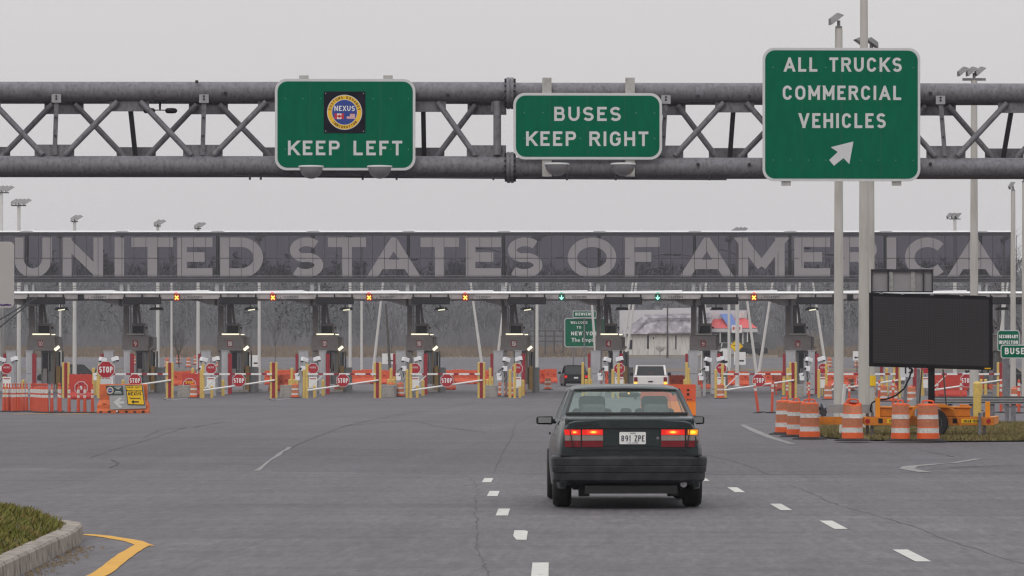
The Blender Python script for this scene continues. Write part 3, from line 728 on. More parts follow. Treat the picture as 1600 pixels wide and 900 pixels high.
line(s1, 'KEEP LEFT', 450, 628.5, 220, 242.5, -.34)
# emblem
ec = G(538.5, 175.5, -.34); er = G(571, 175.5, -.34)[0] - ec[0]
mb = MB(); mb.prism(rr(ec[0] - er, ec[0] + er, ec[1] - er, ec[1] + er, .02, 3), -.355, -.346); pl = mb.build('emblem_plate', 'sign_dark', s1)
def disc(name, r, y, mt, par, n=48):
    mb = MB(); mb.sheet([(ec[0] + r * math.cos(2 * PI * i / n), ec[1] + r * math.sin(2 * PI * i / n)) for i in range(n)], y); return mb.build(name, mt, par)
disc('rim', er * .845, -.357, 'sign_white', pl); disc('gold_ring', er * .81, -.359, 'emb_gold', pl); disc('inner_rim', er * .62, -.361, 'sign_white', pl); disc('blue_disc', er * .595, -.363, 'emb_blue', pl)
mb = MB(); lettering(mb, 'NEXUS', ec[0], ec[1] + er * .06, er * .25, -.366, er * .98, .17); mb.build('lettering', 'white', pl)
mb = MB()
def ringtext(s, a0, a1, rr_, H, flip=False):
    n = len(s)
    for i, c in enumerate(s):
        if c == ' ': continue
        a = R(a0 + (a1 - a0) * (i / (n - 1)))
        def tf(x, z, a=a):
            if not flip: rad = rr_ + z; return (ec[0] + rad * math.cos(a) + x * math.sin(a), ec[1] + rad * math.sin(a) - x * math.cos(a))
            rad = rr_ - z; return (ec[0] + rad * math.cos(a) - x * math.sin(a), ec[1] + rad * math.sin(a) + x * math.cos(a))
        w = GL[c][0] * H * .85 if c != 'I' else H * .25
        glyph(mb, c, -w / 2, 0, w, H, H * .10, -.3635, 0, tf)
ringtext('CUSTOMS', 168, 100, er * .655, er * .125); ringtext('DOUANES', 80, 12, er * .655, er * .125); ringtext('IMMIGRATION', 222, 318, er * .775, er * .125, True)
mb.build('ring_lettering', 'emb_text', pl)
def flag_ca(x0, x1, z0, z1, y, par):
    mb = MB(); w = x1 - x0
    mb.sheet([(x0, z0), (x1, z0), (x1, z1), (x0, z1)], y, 0)
    mb.sheet([(x0 + w * .27, z0), (x1 - w * .27, z0), (x1 - w * .27, z1), (x0 + w * .27, z1)], y - .001, 1)
    cx, cz, r = (x0 + x1) / 2, (z0 + z1) / 2, (z1 - z0) * .42
    leaf = [(0, 1), (.2, .62), (.38, .7), (.32, .25), (.6, .5), (.68, .32), (1, .35), (.85, .02), (.95, -.12), (.45, -.45), (.5, -.62), (.05, -.55), (.05, -.95)]
    leaf = leaf + [(-a, b) for a, b in leaf[::-1]]
    c = [(cx, cz)]; n = len(leaf)
    mb.add([(cx, y - .002, cz - .1 * r)] + [(cx + a * r, y - .002, cz + b * r) for a, b in leaf], [(0, 1 + i, 1 + (i + 1) % n) for i in range(n)], 0)
    return mb.build('flag', ['emb_red', 'white'], par)
flag_ca(ec[0] - er * .48, ec[0] - er * .03, ec[1] - er * .33, ec[1] - er * .06, -.366, pl)
mb = MB(); fx0, fx1, fz0, fz1 = ec[0] + er * .10, ec[0] + er * .50, ec[1] - er * .32, ec[1] - er * .07
for k in range(13):
    h = (fz1 - fz0) / 13; mb.sheet([(fx0, fz0 + k * h), (fx1, fz0 + k * h), (fx1, fz0 + (k + 1) * h), (fx0, fz0 + (k + 1) * h)], -.366, 0 if k % 2 == 0 else 1)
mb.sheet([(fx0, fz1 - (fz1 - fz0) * .54), (fx0 + (fx1 - fx0) * .4, fz1 - (fz1 - fz0) * .54), (fx0 + (fx1 - fx0) * .4, fz1), (fx0, fz1)], -.3675, 2)
mb.build('flag', ['emb_red', 'white', 'emb_blue'], pl)
mb = MB()
for a in (-1, 1):
    for b in (-1, 1): mb.tube((ec[0] + a * er * .91, -.362, ec[1] + b * er * .91), (ec[0] + a * er * .91, -.35, ec[1] + b * er * .91), .013, .013, 8)
mb.build('screws', 'steel_light', pl)

s2, *_ = road_sign('road_sign', 'wide low green sign reading BUSES KEEP RIGHT', 802, 1034.5, 145.5, 249, -.34, [(854.5, 123, 277), (984, 123, 277)])
line(s2, 'BUSES', 866, 970, 167, 189, -.34); line(s2, 'KEEP RIGHT', 822, 1013, 205.5, 228, -.34)
s3, X0, X1, Z0, Z1 = road_sign('road_sign', 'tall green sign reading ALL TRUCKS COMMERCIAL VEHICLES with a slanting arrow', 1191.5, 1438, 75, 283, -.34, [(1227, 82, 291), (1399, 82, 291)])
line(s3, 'ALL TRUCKS', 1225, 1409, 90, 112, -.34); line(s3, 'COMMERCIAL', 1223, 1408, 134, 156, -.34); line(s3, 'VEHICLES', 1248, 1384, 177, 200, -.34)
mb = MB(); pts = [(1333.5, 221), (1327, 256.5), (1318, 247), (1303, 259), (1295.5, 250), (1309, 237.5), (1298, 230)]
pp = [G(a, b, -.34) for a, b in pts]
mb.add([(p[0], -.347, p[1]) for p in pp], [(0, 1, 2), (0, 2, 5), (0, 5, 6), (2, 3, 4), (2, 4, 5)]); mb.build('arrow', 'sign_white', s3)
for nm, pxx in (('under the left end of the KEEP LEFT sign', 486), ('under the right end of the KEEP LEFT sign', 593), ('under the left end of the BUSES sign', 870), ('under the right end of the BUSES sign', 974)):
    a = G(pxx, 261 if pxx < 700 else 257, -.9)
    t = thing('sign_lamp', 'rounded grey bowl shaped sign lamp ' + nm, 'lamp', GL_, GA, 'bowl lamps lighting the gantry signs')
    mb = MB(); mb.blob((a[0], -.85, a[1]), .245, .26, .245, 20, 7, 0, 'low'); mb.build('bowl', 'lamp_chrome', t)
    mb = MB(); mb.lathe([(.262, -.012), (.27, .0), (.262, .03), (.2, .035)], (a[0], -.85, a[1]), 24); mb.build('rim', 'sign_white', t)
    mb = MB(); mb.box(a[0] - .03, a[0] + .03, -.60, -.12, a[1] - .05, a[1] - .0); mb.build('arm', 'steel', t)
# traffic sensor hanging in the truss
t = thing('traffic_sensor', 'small dark two headed sensor hanging from the top chord of the truss', 'sensor', GL_, GA)
a = gp(250, 157); b = gp(268, 173)
mb = MB(); mb.box(a[0] - .13, a[0] + .13, -.05, .05, a[2] - .04, a[2] + .01); mb.tube((a[0], 0, a[2]), (a[0], 0, b[2] + .02), .03, .02, 8); mb.build('bracket', 'black', t)
mb = MB(); mb.tube((a[0] - .28, 0, b[2] + .015), (a[0] + .15, 0, b[2] + .01), .012, .012, 6); mb.build('crossbar', 'black', t)
for cx, sg in ((b[0] + .0, 1), (a[0] - .22, -1)):
    mb = MB(); mb.lathe([(.03, -.13), (.055, -.10), (.06, .02), (.05, .09), (.02, .12)], (cx, 0, b[2]), 12, axis='x'); mb.build('sensor_head', 'black', t)

# ================================================================ SEDAN
def side_quad(mb, pts, m=0):
    mb.add(pts, [tuple(range(len(pts)))], m); mb.add([(-x, y, z) for x, y, z in pts], [tuple(range(len(pts)))[::-1]], m)
def make_sedan(loc, rz):
    t = thing('sedan_car', 'dark green four door sedan with brake lights lit driving towards the booths', 'car', loc, rz)
    LN = 4.66
    # lower body: stations along the length
    st = [ # y, half width, deck z, sill z
        (0.03, .765, .975, .30), (0.06, .785, .995, .24), (.16, .806, 1.004, .22), (.40, .825, 1.012, .20), (.80, .84, 1.022, .20), (1.25, .85, .985, .20), (2.2, .855, .96, .20),
        (3.1, .85, .95, .20), (3.45, .845, .93, .20), (4.0, .83, .86, .20), (4.4, .80, .78, .21), (4.58, .75, .72, .24), (4.66, .68, .66, .30)]
    rows = []
    for y, hw, dz, sz in st:
        half = [(.0, dz + .012), (hw * .50, dz + .008), (hw * .78, dz - .006), (hw * .87, dz - .026), (hw * .915, dz - .07), (hw * .96, .80), (hw * .995, .66), (hw, .52), (hw * .99, .38), (hw * .97, sz + .02), (hw * .9, sz)]
        if y > 3.9: half = [(a, min(b, dz + .012)) for a, b in half]
        rows.append([(-a, y, b) for a, b in half[::-1]] + [(a, y, b) for a, b in half[1:]])
    mb = MB(); mb.grid(rows, 0, True)
    mb.add(rows[0], [tuple(range(len(rows[0])))]); mb.add(rows[-1], [tuple(range(len(rows[0])))[::-1]])
    body = mb.build('body', 'car_paint', t)
    # greenhouse
    yb, yt = .92, 1.50
    RB = (.765, yb - .02, 1.000); RG = (.712, yb, 1.022); RT = (.640, yt - .02, 1.318); RTG = (.600, yt + .0, 1.322)
    PQ = []
    def side_quad(mb, pts, m=0): PQ.append(pts)
    mb = MB()
    side_quad(mb, [RB, RG, RTG, RT])                           # C pillar, rear face
    side_quad(mb, [RB, RT, (.645, 1.80, 1.33), (.765, 1.42, 1.0)])   # C pillar, side
    side_quad(mb, [(.79, 2.18, .965), (.79, 2.26, .965), (.655, 2.24, 1.32), (.655, 2.16, 1.32)])
    side_quad(mb, [(.785, 3.25, .945), (.785, 3.36, .94), (.62, 2.74, 1.33), (.64, 2.62, 1.335)])
    side_quad(mb, [(.745, 1.40, 1.0), (.79, 1.40, .955), (.785, 3.36, .94), (.74, 3.36, .96)])
    side_quad(mb, [(.64, 1.80, 1.335), (.64, 2.66, 1.335), (.665, 2.62, 1.30), (.665, 1.74, 1.30)])
    side_quad(mb, [(.745, .90, .995), (.745, 1.42, 1.0), (.80, 1.42, .93), (.80, .90, .93)])
    for sg in (-1, 1):
        mb = MB()
        for pts in PQ: mb.add([(sg * x, y, z) for x, y, z in pts], [tuple(range(len(pts)))])
        mb.build('pillar_frame', 'car_paint', t)
    # roof
    rows = []
    for y, hw, z in ((1.44, .63, 1.318), (1.47, .635, 1.336), (1.54, .64, 1.350), (1.8, .65, 1.364), (2.3, .65, 1.370), (2.62, .64, 1.360), (2.72, .625, 1.345), (2.75, .615, 1.33)):
        rows.append([(hw * u, y, z + .018 * (1 - u * u) - {1: .062, .97: .032, .9: .012}.get(abs(u), 0)) for u in (-1, -.97, -.9, -.7, -.35, 0, .35, .7, .9, .97, 1)])
    mb = MB(); mb.grid(rows); mb.grid([[(x, y, z - .03) for x, y, z in r] for r in rows]); mb.build('roof', 'car_paint', t)
    # rear window, with dark surround
    mb = MB(); rim = [(-.655, yb + .01, 1.035), (.655, yb + .01, 1.035), (.548, yt - .035, 1.318), (-.548, yt - .035, 1.318)]
    n = 8; rows = []
    for k in range(n + 1):
        f = k / n; hw = .690 + (.592 - .690) * f; y = yb + .01 + (yt - .05 - yb) * f; z = 1.04 + (1.312 - 1.04) * f
        rows.append([(hw * u, y - .045 * (1 - u * u), z) for u in (-1, -.75, -.5, -.25, 0, .25, .5, .75, 1)])
    mb.grid(rows); rw = mb.build('rear_window', 'car_glass', t)
    mb = MB()
    for r in (rows[0], rows[-1]):
        dz = -.016 if r is rows[0] else .016
        mb.grid([[(x * 1.0, y - .006, z - abs(dz) * .9) for x, y, z in r], [(x, y - .006, z + abs(dz) * .9) for x, y, z in r]])
    for sgn in (0, -1):
        a = [r[sgn] for r in rows]; mb.grid([[(x - .016, y - .006, z) for x, y, z in a], [(x + .016, y - .006, z) for x, y, z in a]])
    mb.build('window_seal', 'car_trim', rw)
    mb = MB(); mb.grid([[(x, y + .02, z + .012) for x, y, z in rows[0]], [(x * .98, y + .03, z + .028) for x, y, z in rows[0]]]); 
    mb.build('third_brake_light', 'car_trim', t)
    # windscreen and side glass
    mb = MB(); mb.add([(-.66, 3.50, .955), (.66, 3.50, .955), (.56, 2.76, 1.325), (-.56, 2.76, 1.325)], [(0, 1, 2, 3)]); mb.build('windscreen', 'car_glass', t)
    for sg in (-1, 1):
        mb = MB(); mb.add([(sg * .775, 1.46, .985), (sg * .78, 3.25, .965), (sg * .648, 2.62, 1.31), (sg * .648, 1.83, 1.31)], [(0, 1, 2, 3)]); mb.build('side_window', 'car_glass', t)
    # boot lid: spoiler lip, seams, recessed middle panel
    mb = MB()
    mb.grid([[(u * .72, .02 + .05 * u * u, z) for u in (-1, -.8, -.4, 0, .4, .8, 1)] for z in (.905, .99)] , 0)
    mb.grid([[(u * .72, y + .05 * u * u, z) for u in (-1, -.8, -.4, 0, .4, .8, 1)] for y, z in ((.02, .99), (.028, 1.004), (.06, 1.012), (.85, 1.03))], 0)
    mb.build('boot_lid', 'car_paint', t)
    mb = MB(); mb.box(-.30, .33, .018, .03, .70, .893); mb.build('boot_panel', 'car_paint', t, bev=.004)
    mb = MB()
    for sg in (-1, 1):
        pts = [(sg * .705, .04, 1.015), (sg * .69, .022, .98), (sg * .665, .008, .87), (sg * .635, .002, .70), (sg * .62, .0, .60)]
        for a, b in zip(pts[:-1], pts[1:]): mb.bar(a, b, .009, .02)
    mb.bar((-.62, .012, .902), (.66, .012, .902), .010, .03); mb.bar((-.60, .01, .665), (.62, .01, .665), .006, .03); mb.bar((-.78, .01, .600), (.80, .01, .600), .014, .05)
    mb.build('panel_gaps', 'car_trim', t)
    # sweep helper round the rear
    def plan(u):   # u -1..1 -> (x,y) following the tail
        x = u * .86; y = .0 + .055 * abs(u) ** 3 + (.30 * max(0, abs(u) - .90) / .10) ** 1.0 * .55
        return x, y
    def plan2(u, hw):
        a = abs(u); x = math.copysign(hw * min(1, a * 1.06) if a < .9 else hw * (1 - .0 * a), u) if a > .94 else u * hw * 1.02
        return x, 0
    def bump(zs_off, name, mt, hw=.845, r=.21, ylen=.55):
        path = []
        path += [(-hw, ylen)] + [(-hw + r - r * math.cos(R(a)), r - r * math.sin(R(a))) for a in range(0, 91, 9)]
        mid = [(-hw + r + (2 * hw - 2 * r) * k / 6, -.035 * (1 - (2 * k / 6 - 1) ** 2)) for k in range(1, 6)]
        path += mid + [(hw - r + r * math.sin(R(a)), r - r * math.cos(R(a))) for a in range(0, 91, 9)] + [(hw, ylen)]
        rows = []
        for o, z in zs_off: rows.append([(x * (1 + o / .85), y - o * (1 if y < r + .01 else 0), z) for x, y in path])
        mb = MB(); mb.grid(rows, 0, False); return mb.build(name, mt, t)
    bump([(-.12, .262), (-.06, .285), (-.02, .302), (.000, .325), (.006, .395), (.002, .400), (.002, .407), (.014, .413), (.020, .470), (.017, .475), (.017, .482), (.022, .488), (.024, .560), (.018, .582), (.0, .594), (-.06, .598)], 'rear_bumper', 'car_dusty')
    mb = MB(); mb.box(-.5, .53, .06, .7, .17, .26); mb.box(-.62, .60, .5, 3.8, .20, .32); mb.tube((-.45, 1.0, .2), (.3, .9, .21), .05, .05, 10)
    mb.tube((-.75, .62, .30), (.75, .62, .30), .045, .045, 10); mb.box(-.56, -.44, .35, .55, .13, .3); mb.box(.44, .56, .35, .55, .13, .3); mb.build('underbody', 'car_trim', t)
    mb = MB(); mb.tube((.60, .035, .275), (.60, .4, .275), .037, .037, 12); mb.build('exhaust_pipe', 'steel', t)
    # tail lights: three rows, split by the lid seam
    def lens(xa, xb, z0, z1, nm, mt, par, off=.006):
        n = 5; rows = [[], []]
        for k in range(n + 1):
            x = xa + (xb - xa) * k / n; a = abs(x) / .80; y = .024 + (.02 * (abs(x) - .70) / .04 if abs(x) > .70 else 0) - off
            rows[0].append((x, y, z0)); rows[1].append((x + math.copysign(-.006, x) * (abs(x) > .7), y + .001, z1))
        mb = MB(); mb.grid(rows); rows2 = [rows[1], [(x, y + .05, z) for x, y, z in rows[1]]]; mb.grid(rows2); return mb.build(nm, mt, par)
    for sg in (-1, 1):
        o = .0
        xi, xm, xo = sg * .300 + (-.0 if sg < 0 else .05), sg * .540 + .0, sg * .725 + (.0 if sg < 0 else .035)
        if sg > 0: xm = .62
        house = thing('tail_light', None, None); del_keys(house); house.parent = t
        lens(xi, xo, .684, .893, 'housing', 'car_trim', house, .0)
        for a, b in ((xi, xm - sg * .008), (xm + sg * .008, xo)):
            lens(a, b, .824, .885, 'red_lens', 'lens_red' if a == xi and sg < 0 and False else 'lens_redlit' if a == xi else ('lens_redlit' if sg < 0 else 'lens_red'), house)
            lens(a, b, .762, .820, 'clear_lens', 'lens_white', house)
            lens(a, b, .690, .758, 'red_lens', 'lens_red', house)
        if sg < 0: lens(-.66, -.57, .832, .878, 'bulb_glow', 'brake', house, .010); lens(-.48, -.33, .828, .884, 'bulb_glow', 'brake', house, .010)
        else: lens(.40, .56, .826, .884, 'bulb_glow', 'brake', house, .010); lens(.645, .755, .824, .884, 'bulb_glow', 'turn', house, .010)
    # plate
    mb = MB(); mb.prism(rr(-.117, .177, .722, .857, .012, 3), .004, .016); pl = mb.build('licence_plate', 'white', t)
    mb = MB(); lettering(mb, '891', -.045, .752, .068, .002, .105, .15); lettering(mb, 'ZPE', .107, .752, .068, .002, .110, .15)
    lettering(mb, 'JE ME SOUVIENS', .03, .730, .011, .002, .12, .2); lettering(mb, 'QUEBEC', .03, .835, .014, .002, .07, .2); mb.build('lettering', 'navy', pl)
    mb = MB()
    mb.box(-.60, -.42, .010, .02, .935, .952); mb.box(.54, .64, .010, .02, .935, .952); mb.build('badge', 'car_trim', t)
    mb = MB(); mb.tube((.31, .0, .79), (.31, .03, .79), .016, .016, 12); mb.build('lock', 'steel', t)
    # mirrors
    for sg in (-1, 1):
        mb = MB(); x0 = sg * .80; x1 = sg * 1.0
        mb.hexa([(x0, 2.95, .90), (x1, 2.93, .905), (x1, 3.05, .905), (x0, 3.08, .90), (x0, 2.95, 1.005), (x1, 2.93, 1.0), (x1, 3.05, .995), (x0, 3.08, 1.005)])
        mr = mb.build('side_mirror', 'car_trim', t, bev=.022)
        mb = MB(); mb.sheet([(min(x0, x1) + .025, .922), (max(x0, x1) - .022, .922), (max(x0, x1) - .022, .987), (min(x0, x1) + .025, .987)], 2.927); mb.build('mirror_glass', mirror_m, mr)
        mb = MB(); mb.bar((sg * .74, 3.1, .93), (sg * .84, 3.02, .945), .05, .08); mb.build('arm', 'car_trim', mr)
        mb = MB(); mb.box(sg * .855 - .01, sg * .855 + .01, 2.0, 2.15, .80, .825); mb.build('door_handle', 'car_trim', t)
    # wheels
    for y in (.90, 3.56):
        for sg in (-1, 1):
            xo = sg * (.86 if y > 2 else .84); xi = xo - sg * .205
            mb = MB(); a, b = min(xo, xi), max(xo, xi)
            mb.lathe([(.20, a), (.285, a + .0), (.306, a + .025), (.312, a + .05), (.312, b - .05), (.306, b - .025), (.285, b), (.20, b)], (0, y, .312), 32, axis='x'); wh = mb.build('wheel', 'rubber', t)
            mb = MB(); mb.lathe([(.02, a + .04), (.205, a + .02), (.205, b - .02), (.02, b - .04)], (0, y, .312), 24, axis='x'); mb.build('rim', 'wheel', wh)
    # cabin
    mb = MB(); mb.box(-.74, .74, 1.1, 3.45, .35, .55); mb.box(-.70, .70, 3.15, 3.5, .55, .93); mb.box(-.66, .66, .93, 1.5, .90, .985); mb.build('cabin_floor', 'car_trim', t)
    for sg in (-.36, .37):
        mb = MB(); mb.box(sg - .235, sg + .235, 2.15, 2.28, .55, 1.10); mb.box(sg - .155, sg + .155, 2.17, 2.26, 1.08, 1.245); mb.build('front_seat', 'seat', t, bev=.07)
        mb = MB(); mb.box(sg - .15, sg + .13, 1.45, 1.54, 1.03, 1.158); mb.build('headrest', 'seat_light', t, bev=.035)
    mb = MB(); mb.box(-.055, .075, 1.45, 1.52, 1.03, 1.11); mb.build('headrest', 'seat', t, bev=.03)
    mb = MB(); mb.box(-.65, .65, 1.42, 1.56, .5, 1.03); mb.build('rear_seat', 'seat', t, bev=.04)
    mb = MB(); mb.box(-.02, .22, 2.90, 2.93, 1.225, 1.285); mb.build('rear_view_mirror', 'car_trim', t, bev=.02)
    mb = MB(); mb.box(.085, .105, 2.86, 2.87, 1.262, 1.282); mb.build('map_light', 'amber', t)
    mb = MB(); mb.tube((-.37, 3.0, .95), (-.37, 2.97, .97), .18, .18, 20); mb.build('steering_wheel', 'car_trim', t)
    mb = MB()
    for sg in (-1, 1): mb.box(sg * .55 - .1, sg * .55 + .1, 4.61, 4.66, .62, .70)
    mb.build('headlight', 'lens_white', t)
    mb = MB(); mb.box(-.6, .6, 4.60, 4.70, .30, .52); mb.build('front_bumper', 'car_dusty', t, bev=.03)
    return t
def del_keys(o):
    for k in list(o.keys()):
        if k in ('label', 'category', 'group'): del o[k]
mirror_m = mat('mirror_glass', (0.30, 0.31, 0.31), 0.15, 0.6, 0)
make_sedan((PX(984.3, 42.7), 42.7, .008), math.atan(.041))
# ================================================================ GLASS FACADE AND CANOPY
YG, YC = 254.0, 257.0
SP = 147.7 / 6000 * 257                      # lane spacing in metres
def W(px6, Y, n): return PX(px6, Y) + SP * (6 - n)
def word(n): return {10: 'ten', 9: 'nine', 8: 'eight', 7: 'seven', 6: 'six', 5: 'five', 4: 'four', 3: 'three', 2: 'two', 1: 'one', 0: 'zero'}[n]
fac = thing('glass_facade', 'long raised wall of tinted glass reading UNITED STATES OF AMERICA above the booths', 'facade', (PX(1585, YG), YG, 0))
ox = PX(1585, YG)
def fx(px): return PX(px, YG) - ox
zt, zb_ = PZ(362.5, YG), PZ(441, YG); zgt, zgb = PZ(367.5, YG), PZ(432, YG)
XL = fx(-60)
mb = MB(); mb.extr_x([(-.10, zt + .01), (.9, zt + .01), (.9, zt + .08), (-.06, zt + .08)], XL, 0)
for k in range(-1, 11): 
    x = fx(191 + 149.1 * (k - 1)); mb.box(x - .4, x + .4, -.14, .3, zt + .06, zt + .16) if x < 0 else None
mb.build('roof_edge', 'canopy_white', fac)
mb = MB(); mb.box(XL, -.02, -.06, .12, zgt - .03, zt - .025); mb.box(XL, -.02, -.06, .9, zb_, zgb - .04); mb.build('frame', 'steel_dark', fac)
mb = MB(); mb.box(XL, -.02, -.08, -.05, zgb + .02, zgb + .06); mb.box(XL, 0, -.10, -.05, zb_ + .24, zb_ + .27); mb.box(-.12, -.0, -.05, .9, zb_, zt - .03); mb.build('sill_rail', 'steel', fac)
mb = MB(); mb.sheet([(XL, zgb - .04), (-.1, zgb - .04), (-.1, zgt), (XL, zgt)], 0); mb.build('glazing', 'glass_beam', fac)
mb = MB(); mb.box(XL, -.1, -.012, .012, PZ(403.5, YG) - .02, PZ(403.5, YG) + .02)
k = -60
while k < 1585:
    x = fx(41.5 + 149.1 / 8 * round((k - 41.5) / (149.1 / 8))); mb.box(x - .018, x + .018, -.015, .015, zgb - .04, zgt); k += 149.1 / 8
mb.build('thin_mullions', 'steel_dark', fac)
for k in range(0, 12):
    px = 41.5 + 149.1 * k
    if px > 1580: break
    mb = MB(); x = fx(px); mb.box(x - .10, x + .10, .03, .35, zgb - .05, zgt); mb.build('mullion', 'steel_dark', fac)
mb = MB()
Wd = {'U': .92, 'N': .99}
for ch, a, b in [('U', 22, 81), ('N', 97, 161), ('I', 178.5, 194.5), ('T', 205.5, 270.5), ('E', 277, 332), ('D', 344, 411), ('S', 450.5, 506), ('T', 512.5, 572), ('A', 578, 652.5), ('T', 657, 717), ('E', 728, 783), ('S', 791, 848.5),
                 ('O', 887, 963), ('F', 976.5, 1031), ('A', 1067, 1142), ('M', 1154, 1226), ('E', 1241, 1297), ('R', 1313, 1370), ('I', 1384.5, 1401), ('C', 1414, 1479), ('A', 1485, 1560)]:
    z0, z1 = PZ(434, YG), PZ(371, YG)
    ch = {'O': 'o', 'C': 'c', 'S': 's', 'D': 'd', 'U': 'u'}.get(ch, ch)
    glyph(mb, ch, fx(a), z0, fx(b) - fx(a), z1 - z0, .315 if ch != 's' else .29, -.012)
mb.build('lettering', 'glass_letter', fac)
# posts between canopy and facade, handrails
mb = MB()
for k in range(0, 12):
    for d in (-2, 9): 
        x = fx(191 + 149.1 * (k - 1) + d); 
        if x < -.2: mb.box(x - (.12 if d < 0 else .06), x + (.12 if d < 0 else .06), .2, .45, PZ(458, YG), zb_)
mb.build('stub_posts', 'steel_light', fac)

can = thing('canopy', 'long flat canopy with a white edge over the row of inspection booths', 'canopy', (PX(1597, 253), 253, 0))
cx0 = PX(1597, 253)
def cxx(px): return PX(px, 253) - cx0
z5, z6, z7 = PZ(455.5, 253), PZ(458.5, 253), PZ(467, 253)
XL = cxx(-80)
mb = MB(); mb.extr_x([(-.42, z6), (8, z6), (8, z5), (-.33, z5)], XL, 0)
for k in range(12):
    x = cxx(250 + 148 * (k - 1)); mb.hexa([(x, -.40, z6 + .02), (x + 3.2, -.40, z6 + .02), (x + 3.2, 7, z6 + .02), (x, 7, z6 + .02), (x, -.36, z5 + .02), (x + 3.2, -.36, z5 + .08), (x + 3.2, 7, z5 + .08), (x, 7, z5 + .02)]) if x < -3.3 else None
mb.build('roof_edge', 'canopy_white', can)
mb = MB(); mb.box(XL, -.05, -.3, 7.5, z7, z6 - .004); mb.build('fascia', 'canopy_grey', can)
for n in range(10, -1, -1):
    x = W(640.5, YC, n) - cx0
    for sg in (-1, 1):
        mb = MB(); pts = [(x + sg * .1, z7 + .01), (x + sg * 1.9, z7 + .01), (x + sg * 1.2, z7 - .12), (x + sg * .6, z7 - .32), (x + sg * .1, z7 - .42)]
        if x + 2 < 0 or sg < 0: mb.prism(pts, 1.0, 3.6); mb.build('haunch', 'canopy_grey', can)
    mb = MB(); xc = x - 36 / 23.35; 
    if n < 11: lettering(mb, 'CLEARANCE', xc + .3, z6 - .30, .13, -.305, .98, .2); mb.sheet([(xc + .0, z6 - .37), (xc + .6, z6 - .37), (xc + .6, z6 - .34), (xc + .0, z6 - .34)], -.305); mb.build('lettering', 'steel_dark', can)
mb = MB()
for z in (z5 + .36, z5 + .20): mb.box(XL, -.1, 1.5, 1.53, z, z + .04)
for k in range(24): x = cxx(-60 + 70 * k); mb.box(x, x + .04, 1.5, 1.53, z5, z5 + .4) if x < -.1 else None
mb.build('handrail', 'steel', can)

# ================================================================ BOOTHS
def make_booth(lit, lamp):
    t = thing('inspection_booth', 'x', 'booth', group='inspection booths in a row under the canopy')
    g = gz(YC)
    def z(py): return PZ(py, YC) - g
    def x(px): return (px - 640.5) / 23.35
    mb = MB(); mb.box(-.17, .17, -.17, .17, 0, z(466)); mb.build('column', 'booth_grey', t, bev=.015)
    mb = MB(); mb.box(x(635), x(676), -.35, 2.2, z(548), z(525)); mb.box(x(637), x(672), -.30, 2.1, z(525) + .004, z(523)); mb.box(x(676) - .01, x(681), .4, 2.4, z(547), z(526)); p = mb.build('number_panel', 'booth_grey', t, bev=.01)
    mb = MB(); mb.box(x(651.5), x(659.5), -.375, -.35, z(542), z(532)); np_ = mb.build('number_plate', 'red', p)
    mb = MB(); mb.box(x(655), x(676), .0, 2.2, z(600), z(548.3)); mb.build('cabin', 'booth_lower', t)
    mb = MB(); mb.box(x(657), x(666), -.02, -.005, z(582), z(551)); mb.build('window', 'booth_dark', t)
    mb = MB(); mb.box(x(666), x(667), -.04, 0, z(600), z(548.4)); mb.box(x(670.5), x(671.5), -.04, 0, z(600), z(548.4)); mb.box(x(676), x(677), -.03, .03, z(600), z(548.4)); mb.build('window_frame', 'booth_grey', t)
    mb = MB(); mb.box(x(667.5), x(670), -.02, -.005, z(580), z(551)); mb.build('window', 'booth_glass', t)
    mb = MB(); mb.box(x(648), x(669), .3, 1.9, z(522.5), z(505)); hd = mb.build('roof_unit', 'booth_grey', t, bev=.02)
    mb = MB(); mb.box(x(650), x(666.5), .27, .31, z(521), z(509)); mb.build('vent', 'booth_dark', hd)
    mb = MB(); mb.tube((x(671), .4, z(512)), (x(671), .7, z(512)), .07, .07, 8); mb.build('fan', 'black', hd)
    for a, b, w in ((649.5, 649.5, .11), (653, 652.5, .2), (660, 655, .17)):
        mb = MB(); mb.bar((x(a), .9, z(506)), (x(b), .9, z(466)), w, .15); mb.build('brace', 'booth_grey', t)
    mb = MB(); mb.bar((x(646), .5, z(522)), (x(646), .5, z(470)), .07, .07); mb.build('conduit', 'steel_light', t)
    mb = MB(); mb.box(x(643), x(670), -.45, -.36, z(523.2), z(521.3)); mb.box(x(672), x(677.5), -.2, -.1, z(523.5), z(522)); mb.build('light_strip', 'tube' if lit else 'alu', t)
    mb = MB(); mb.bar((x(677), -.1, z(547)), (x(683.5), -.1, z(541.5)), .17, .3); mb.build('side_lamp', 'tube' if lamp else 'booth_grey', t)
    mb = MB(); mb.box(x(675.5), x(676.5), -.2, .0, z(612), z(545)); mb.box(x(679), x(685), -.1, .5, z(612), z(572)); mb.build('rear_post', 'brown', t)
    mb = MB(); mb.box(x(636), x(684), -.2, 9, -.1, .17); mb.build('island_kerb', 'concrete', t)
    mb = MB(); mb.box(x(677.3), x(694), .2, 2.4, z(613), z(574)); mb.box(x(678), x(681.5), .25, .5, z(574), z(548.6)); mb.box(x(684.5), x(687), .9, 1.1, z(574), z(548.6)); mb.build('side_counter', 'booth_lower', t, bev=.01)
    mb = MB(); mb.box(x(681.6), x(684.4), .3, .32, z(574), z(550)); mb.build('side_window', 'booth_dark', t)
    # clerk counter and clutter seen through the openings
    mb = MB(); mb.box(x(659), x(665), -.25, -.05, z(600), z(576)); mb.build('counter', 'booth_grey', t)
    return t
BP = {}
